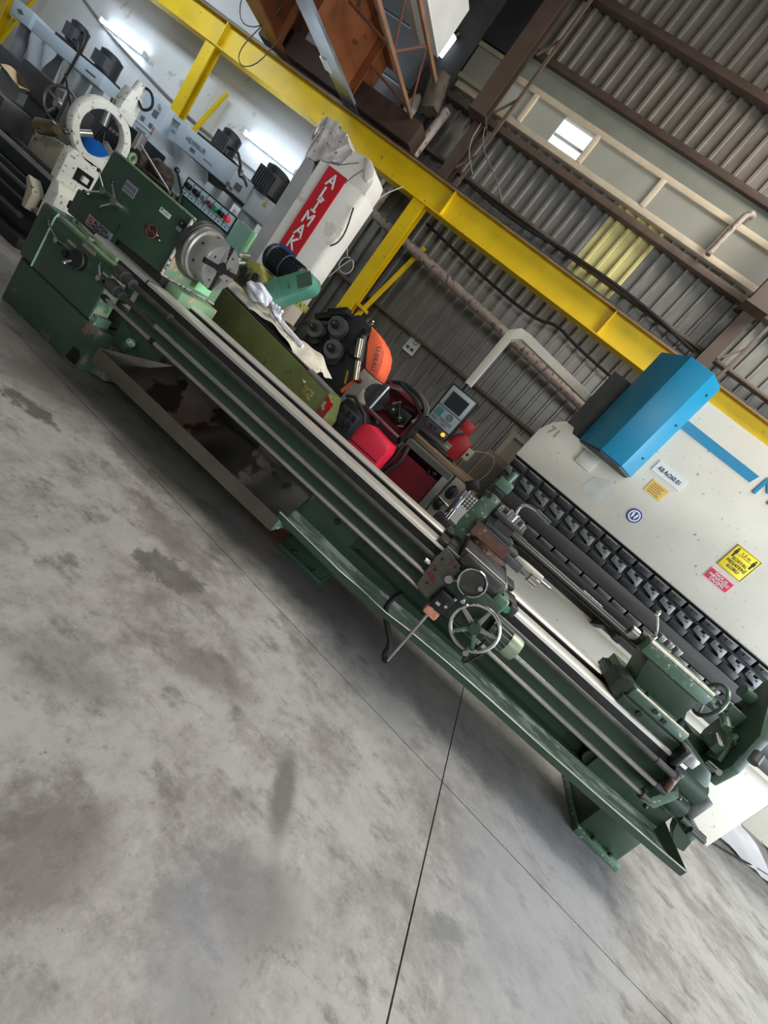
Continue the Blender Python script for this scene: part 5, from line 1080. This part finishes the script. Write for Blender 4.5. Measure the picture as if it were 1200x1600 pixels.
# ================================================================ GREY MILLING MACHINES BY THE WHITE WALL
def mill_motor(parent, x, z, w=.28, h=.26, y=6.0, body=MOTORB):
    m = part('motor', MB().cyl((x, y, z - h * .5), (x, y, z + h * .42), w * .46, n=22).rev([(w * .47, 0), (w * .47, .05), (w * .3, .08), (0, .08)], (x, y, z + h * .42), (0, 0, 1), 20).box(x - w * .62, y - .09, z - h * .3, x - w * .4, y + .09, z + h * .38, .01), body, parent)
    mb = MB()
    for k in range(9): mb.box(x - w * .46 + k * w * .105, y - w * .48, z - h * .4, x - w * .44 + k * w * .105, y - w * .2, z + h * .34)
    pieces('motor_fin', mb, INKG, m); return m


MA = thing('milling_machine', 'grey milling machine with long pale ram below the left tube lamp', 'machine', (-9.9, 6.2, 0))
part('ram', MB().box(-10.5, 5.85, 1.94, -8.72, 6.5, 2.14, .012), GREYB, MA)
rh = part('ram_head', MB().box(-10.99, 5.80, 1.945, -10.48, 6.5, 2.19, .012), GREYB, MA)
part('head_emblem', MB().prism([(-10.85, 5.795, 2.06), (-10.76, 5.795, 2.10), (-10.66, 5.795, 2.06), (-10.76, 5.795, 2.03)], (0, .006, 0)), INKG, rh)
part('column', MB().box(-9.0, 5.95, 0, -8.72, 6.6, 1.96, .012), GREYM, MA)
pieces('head_post', MB().box(-10.86, 5.9, 1.30, -10.66, 6.3, 1.95, .01).box(-10.50, 5.9, 1.30, -10.34, 6.3, 1.95, .01), mat('post_grey', (136, 140, 146), .4, var=.12), MA)
pieces('slot', MB().box(-9.1, 5.844, 2.02, -8.86, 5.852, 2.035).box(-10.12, 5.84, 1.90, -9.98, 5.86, 1.95), INK, MA)
part('knee_table', MB().box(-10.68, 5.55, 1.22, -9.76, 6.3, 1.48, .02), GREYD, MA)
part('knee', MB().box(-10.5, 5.7, .0, -9.9, 6.3, 1.22, .02), mat('knee_grey', (120, 122, 122), .5, var=.1), MA)
mill_motor(MA, -9.78, 2.33); mill_motor(MA, -8.95, 2.29, .34, .24)
pieces('motor_base', MB().box(-10.05, 5.88, 2.14, -9.55, 6.12, 2.19, .01).box(-9.35, 5.86, 2.14, -8.74, 6.14, 2.17), BLACK, MA)
part('motor_cable', MB().tube([(-9.66, 5.95, 2.42), (-9.50, 5.9, 2.44), (-9.36, 5.85, 2.30), (-9.34, 5.83, 2.15), (-9.36, 5.83, 1.95), (-9.40, 5.83, 1.6)], .018, 7, 1).tube([(-9.68, 5.9, 2.26), (-9.5, 5.86, 2.28), (-9.40, 5.84, 2.16)], .015, 7, 1), RUBBER, MA)
part('wrap_sheet', MB().grid(lambda u, v: (-10.32 + .52 * u, 5.82 + .05 * sin(u * 9 + v * 5), 1.30 + .64 * v), 12, 10).solid(.002), WRAP, MA, 'clear plastic wrapping')
part('wrapped_quill', MB().cyl((-9.55, 6.05, 1.35), (-9.55, 6.05, 1.94), .14, .2, 20), mat('quill_grey', (170, 172, 172), .4, .3, var=.2, scale=7), MA)
MI = thing('milling_machine', 'grey milling machine with switch cabinet and wrapped column left of the pillar', 'machine', (-6.6, 6.2, 0))
sc = part('switch_cabinet', MB().box(-7.87, 5.85, 1.20, -7.34, 6.5, 2.37, .01), GREYB, MI)
mb = MB()
for (x0, z0, x1, z1) in ((-7.74, 1.98, -7.66, 2.04), (-7.58, 2.13, -7.47, 2.22), (-7.54, 1.97, -7.47, 2.03), (-7.72, 1.84, -7.52, 1.865)): mb.box(x0, 5.843, z0, x1, 5.851, z1)
pieces('instrument', mb, mat('instrument_grey', (96, 104, 112), .4, var=.1), sc)
pieces('cabinet_rail', MB().box(-7.86, 5.842, 1.93, -7.45, 5.851, 1.945).box(-7.9, 5.84, 1.68, -7.6, 5.85, 1.70), WHITE, sc)
pieces('red_emblem', MB().box(-7.44, 5.843, 1.96, -7.41, 5.851, 2.02).box(-7.44, 5.843, 1.91, -7.40, 5.851, 1.94).torus((-7.76, 5.845, 1.76), (0, 1, 0), .03, .008, 14, 4), mat('emblem_red2', (176, 60, 70), .5, var=0), sc)
text('cabinet_lettering', 'ALİMAK', (-7.62, 5.842, 1.785), *XZ, .075, INKG, sc); text('cabinet_lettering', 'MAKİNA', (-7.62, 5.842, 1.725), *XZ, .075, INKG, sc)
part('knob', MB().cyl((-7.50, 5.85, 2.29), (-7.50, 5.82, 2.29), .03), mat('knob_pale', (150, 154, 160), .4, var=.05), sc)
part('ram', MB().box(-7.05, 5.85, 2.03, -5.80, 6.5, 2.33, .012).box(-7.34, 5.95, 2.30, -7.05, 6.5, 2.36), GREYB, MI)
part('recessed_sign', MB().box(-7.34, 6.0, 2.03, -7.05, 6.02, 2.30), mat('recess_pale', (186, 200, 212), .5, var=.04), MI)
text('recess_lettering', 'ALİMAK', (-7.2, 5.995, 2.16), *XZ, .06, INKG, MI)
text('ram_lettering', 'HEXMAUR', (-6.62, 5.842, 2.195), *XZ, .088, INKG, MI, sx=1.0)
pieces('ram_label', MB().box(-6.68, 5.842, 2.09, -6.58, 5.851, 2.135).box(-6.40, 5.842, 2.12, -6.2, 5.851, 2.125), INKG, MI)
part('ram_slide', MB().box(-7.0, 5.95, 1.95, -5.1, 6.4, 2.03), DSTEEL, MI)
part('drive_head', MB().box(-5.80, 5.83, 2.0, -5.42, 6.5, 2.28, .012).box(-5.42, 5.86, 1.93, -4.9, 6.5, 2.26, .012), GREYM, MI)
pieces('head_panel', MB().box(-5.68, 5.82, 2.07, -5.56, 5.832, 2.16).box(-5.74, 5.82, 2.02, -5.69, 5.832, 2.06).box(-5.82, 5.82, 2.045, -5.76, 5.832, 2.09), mat('panel_dark_grey', (90, 92, 94), .4, var=.1), MI)
part('warning_triangle', MB().prism([(-5.16, 5.852, 2.15), (-5.08, 5.852, 2.15), (-5.12, 5.852, 2.22)], (0, .008, 0)), mat('triangle_yellow', (190, 160, 50), .5, var=0), MI)
mill_motor(MI, -6.30, 2.47, .30, .30); mill_motor(MI, -5.30, 2.44, .40, .36)
pieces('motor_base', MB().box(-6.75, 5.88, 2.33, -5.95, 6.12, 2.37, .01).box(-5.6, 5.88, 2.26, -5.0, 6.14, 2.30), BLACK, MI)
part('motor_cable', MB().tube([(-6.18, 5.9, 2.46), (-5.98, 5.86, 2.5), (-5.78, 5.84, 2.38), (-5.72, 5.84, 2.24), (-5.62, 5.84, 2.27), (-5.5, 5.84, 2.2)], .022, 7, 1), RUBBER, MI)
part('column', MB().box(-7.4, 6.2, 0, -6.5, 6.7, 2.0, .012), GREYM, MI)
part('wrap_sheet', MB().grid(lambda u, v: (-7.38 + 1.2 * u, 5.86 + .06 * sin(u * 10 + v * 6) + .03 * sin(v * 17), 1.10 + .92 * v), 18, 12).solid(.002), WRAP, MI, 'clear plastic wrapping')
pieces('spindle_unit', MB().cyl((-6.0, 6.1, 1.55), (-6.0, 6.1, 1.96), .12, n=20).box(-6.2, 5.9, 1.75, -6.05, 6.1, 1.92, .01).box(-5.85, 5.86, 1.78, -5.7, 6.0, 1.95, .01).cyl((-5.45, 6.1, 1.6), (-5.45, 6.1, 1.95), .14), GREYM, MI)
part('work_table', MB().box(-7.2, 5.7, 1.0, -4.9, 6.2, 1.14, .01), GREYD, MI)
part('knee', MB().box(-6.6, 5.8, 0, -5.8, 6.3, 1.0, .02), GREYM, MI)
part('white_folders', MB().prism([(-5.5, 5.75, 1.55), (-5.0, 5.75, 1.48), (-5.0, 5.75, 1.74), (-5.12, 5.75, 1.70), (-5.2, 5.75, 1.80), (-5.3, 5.75, 1.74), (-5.42, 5.75, 1.86)], (0, .06, 0)), GREYM, MI)
sb = thing('switch_panel', 'beige electrical panel with dark breakers on the white wall behind the ring', 'panel', (-10.0, 7.15, 1.6))
part('panel', MB().box(-10.35, 7.12, 1.30, -9.75, 7.2, 1.80, .01), BEIGEW, sb)
pieces('breaker', MB().box(-10.25, 7.1, 1.55, -10.1, 7.13, 1.7).box(-10.05, 7.1, 1.50, -9.85, 7.13, 1.72).box(-10.05, 7.1, 1.36, -9.85, 7.13, 1.46), mat('breaker_brown', (70, 66, 62), .5, var=.1), sb)

# ================================================================ WORN WHITE LATHE WITH STEADY RING AT THE LEFT EDGE
WL = thing('white_lathe', 'worn white and black lathe with big steady ring at the left edge', 'lathe', (-6.8, 4.0, 0))
part('bed', MB().box(-9.6, 3.72, .10, -5.50, 4.35, .62, .01).box(-9.6, 3.78, .60, -5.54, 3.95, .76, .006).box(-9.6, 4.12, .60, -5.54, 4.3, .76, .006), mat('bed_black', (34, 36, 38), .4, .3, var=.2), WL)
pieces('bed_way', MB().box(-9.6, 3.78, .76, -5.5, 3.93, .785).box(-9.6, 4.14, .76, -5.5, 4.28, .785), STEEL, WL)
part('lead_screw', MB().cyl((-9.6, 3.64, .55), (-5.6, 3.64, .55), .026), DSTEEL, WL)
pieces('feed_rod', MB().cyl((-9.6, 3.64, .44), (-5.6, 3.64, .44), .02).cyl((-9.6, 3.62, .30), (-5.6, 3.62, .30), .03), DSTEEL, WL)
part('rod_bracket', MB().prism([(-5.62, 3.60, .40), (-5.56, 3.60, .40), (-5.55, 3.60, .58), (-5.60, 3.60, .64), (-5.70, 3.60, .70), (-5.72, 3.60, .66), (-5.64, 3.60, .58)], (0, .12, 0), .008), BEIGEW, WL)
part('end_casting', MB().prism([(-5.52, 3.68, .40), (-5.36, 3.68, .40), (-5.36, 3.68, .74), (-5.42, 3.68, .84), (-5.52, 3.68, .84)], (0, .62, 0), .02), CREAMW, WL)
part('end_port', MB().cyl((-5.60, 3.73, .52), (-5.60, 3.69, .52), .065, n=20), DARK, WL)
part('base_block', MB().box(-9.6, 3.6, 0, -5.45, 4.4, .12, .01), DARK, WL)
part('head_casting', MB().box(-7.9, 3.95, .76, -7.05, 4.6, 1.08, .03).box(-7.66, 4.3, 1.25, -6.98, 4.8, 1.56, .02).box(-7.5, 4.4, 1.08, -7.1, 4.8, 1.25), GREYD, WL)
part('back_casting', MB().prism([(-6.70, 4.1, .79), (-6.08, 4.1, .79), (-6.12, 4.1, 1.0), (-6.20, 4.1, 1.12), (-6.70, 4.1, 1.06)], (0, .25, 0), .02), BEIGEW, WL)
part('spindle_nose', MB().rev([(0, 0), (.04, 0), (.04, .05), (.075, .07), (.075, .30), (.05, .34), (0, .34)], (-6.42, 3.92, 1.08), (.93, 0, .36), 20), mat('brownish_steel', (130, 116, 90), .35, .8, var=.35, scale=12), WL)
rg = part('steady_ring', MB().rev([(.235, -.05), (.305, -.05), (.315, -.035), (.315, .035), (.305, .05), (.235, .05), (.23, .04), (.23, -.04), (.235, -.05)], (-5.55, 3.915, 1.465), (1, 0, 0), 44), CREAMW, WL, 'chipped white steady ring')
part('ring_foot', MB().prism([(-5.60, 3.70, .83), (-5.60, 4.20, .83), (-5.60, 4.20, 1.10), (-5.60, 4.10, 1.19), (-5.60, 3.74, 1.19), (-5.60, 3.70, 1.12)], (.10, 0, 0), .012), CREAMW, rg)
part('foot_opening', MB().box(-5.503, 3.83, .93, -5.496, 4.02, 1.06), BLACK, rg)
part('foot_nut', MB().box(-5.50, 3.90, .96, -5.46, 3.96, 1.02, .004), WHITE, rg)
part('top_lug', MB().prism([(-5.62, 3.92, 1.76), (-5.62, 4.12, 1.72), (-5.62, 4.12, 2.0), (-5.62, 3.96, 2.02)], (.13, 0, 0), .015).cyl((-5.55, 4.04, 2.0), (-5.55, 4.06, 2.12), .05), CREAMW, rg)
for a in (95, 215, 335):
    u = Vector((0, cos(RD(a)), sin(RD(a)))); o_ = Vector((-5.55, 3.915, 1.465))
    part('steady_jaw', MB().cyl(o_ + u * .09, o_ + u * .28, .030, n=14), STEEL, rg)
    part('jaw_screw', MB().cyl(o_ + u * .28, o_ + u * .36, .022, n=10), DSTEEL, rg)
wh = part('big_handwheel', MB().torus((-6.80, 4.3, 1.41), (.4, -1, 0), .19, .018, 36, 8), mat('wheel_grey', (120, 122, 124), .35, .7, var=.15), WL)
for k in range(5):
    a = RD(20 + 72 * k); R_ = Vector((.4, -1, 0)).to_track_quat('Z', 'Y').to_matrix()
    part('wheel_spoke', MB().tube([Vector((-6.80, 4.3, 1.41)) + R_ @ Vector((.04 * cos(a), .04 * sin(a), 0)), Vector((-6.80, 4.3, 1.41)) + R_ @ Vector((.18 * cos(a), .18 * sin(a), 0))], .016, 6), STEEL, wh)
part('wheel_hub', MB().cyl((-6.8, 4.36, 1.41), (-6.82, 4.25, 1.41), .06), STEEL, wh)
pieces('wheel_post', MB().box(-6.88, 4.36, .8, -6.72, 4.5, 1.45, .01).box(-6.64, 4.2, 1.1, -6.57, 4.27, 1.56, .01), GREYD, WL)
pieces('coolant_hose', MB().tube([(-5.55, 4.05, 2.1), (-5.45, 4.1, 2.14), (-5.36, 4.12, 2.02), (-5.42, 4.08, 1.92), (-5.5, 4.06, 1.98)], .014, 7, 2).tube([(-6.3, 3.9, 1.7), (-6.0, 3.86, 1.5), (-5.8, 3.84, 1.35), (-5.62, 3.8, 1.3)], .010, 6, 1), RUBBER, WL)
bk = thing('blue_bucket', 'bright blue bucket seen through the white steady ring', 'bucket', (-6.66, 4.75, 0))
part('tub', MB().rev([(0, 0), (.16, 0), (.21, .36), (.22, .38), (.20, .38), (.15, .03), (0, .03)], (-6.66, 4.75, .98), (0, 0, 1), 26), TBLUE, bk)
pieces('dark_rod', MB().tube([(-6.76, 4.7, 1.1), (-6.62, 4.72, 1.7)], .018, 7).tube([(-6.56, 4.8, 1.1), (-6.70, 4.72, 1.62)], .014, 7), BLACK, bk)
part('stool', MB().box(-6.86, 4.6, 0, -6.46, 4.95, .98, .01), DARK, bk)
dm = thing('dark_machine', 'near black machine cabinet with dials seen through the ring', 'machine', (-6.9, 5.2, 0))
part('cabinet', MB().box(-7.5, 5.05, 0, -6.55, 5.5, 1.78, .02), BLACK, dm)
mb = MB()
for i in range(7): mb.box(-7.2 + i * .07, 5.043, 1.56 - i * .0, -7.16 + i * .07, 5.051, 1.60)
pieces('dial_mark', mb.cyl((-6.98, 5.05, 1.68), (-6.98, 5.04, 1.68), .015).cyl((-7.1, 5.05, 1.68), (-7.1, 5.04, 1.68), .015), LABELG, dm)
part('side_column', MB().box(-6.55, 5.0, .9, -6.48, 5.1, 1.8, .005), STEEL, dm)
mb = MB().grid(lambda u, v: (-7.75 + .42 * u, 4.2 + .3 * v, 1.315 + .06 * sin(u * 6 + 1) * sin(v * 5) - .06 * u), 12, 8).solid(.01)
solo('tan_cloth', mb, TAN, 'tan crumpled cloth on the dark casting at the left edge', 'cloth', loc=(-7.5, 4.3, 1.3))
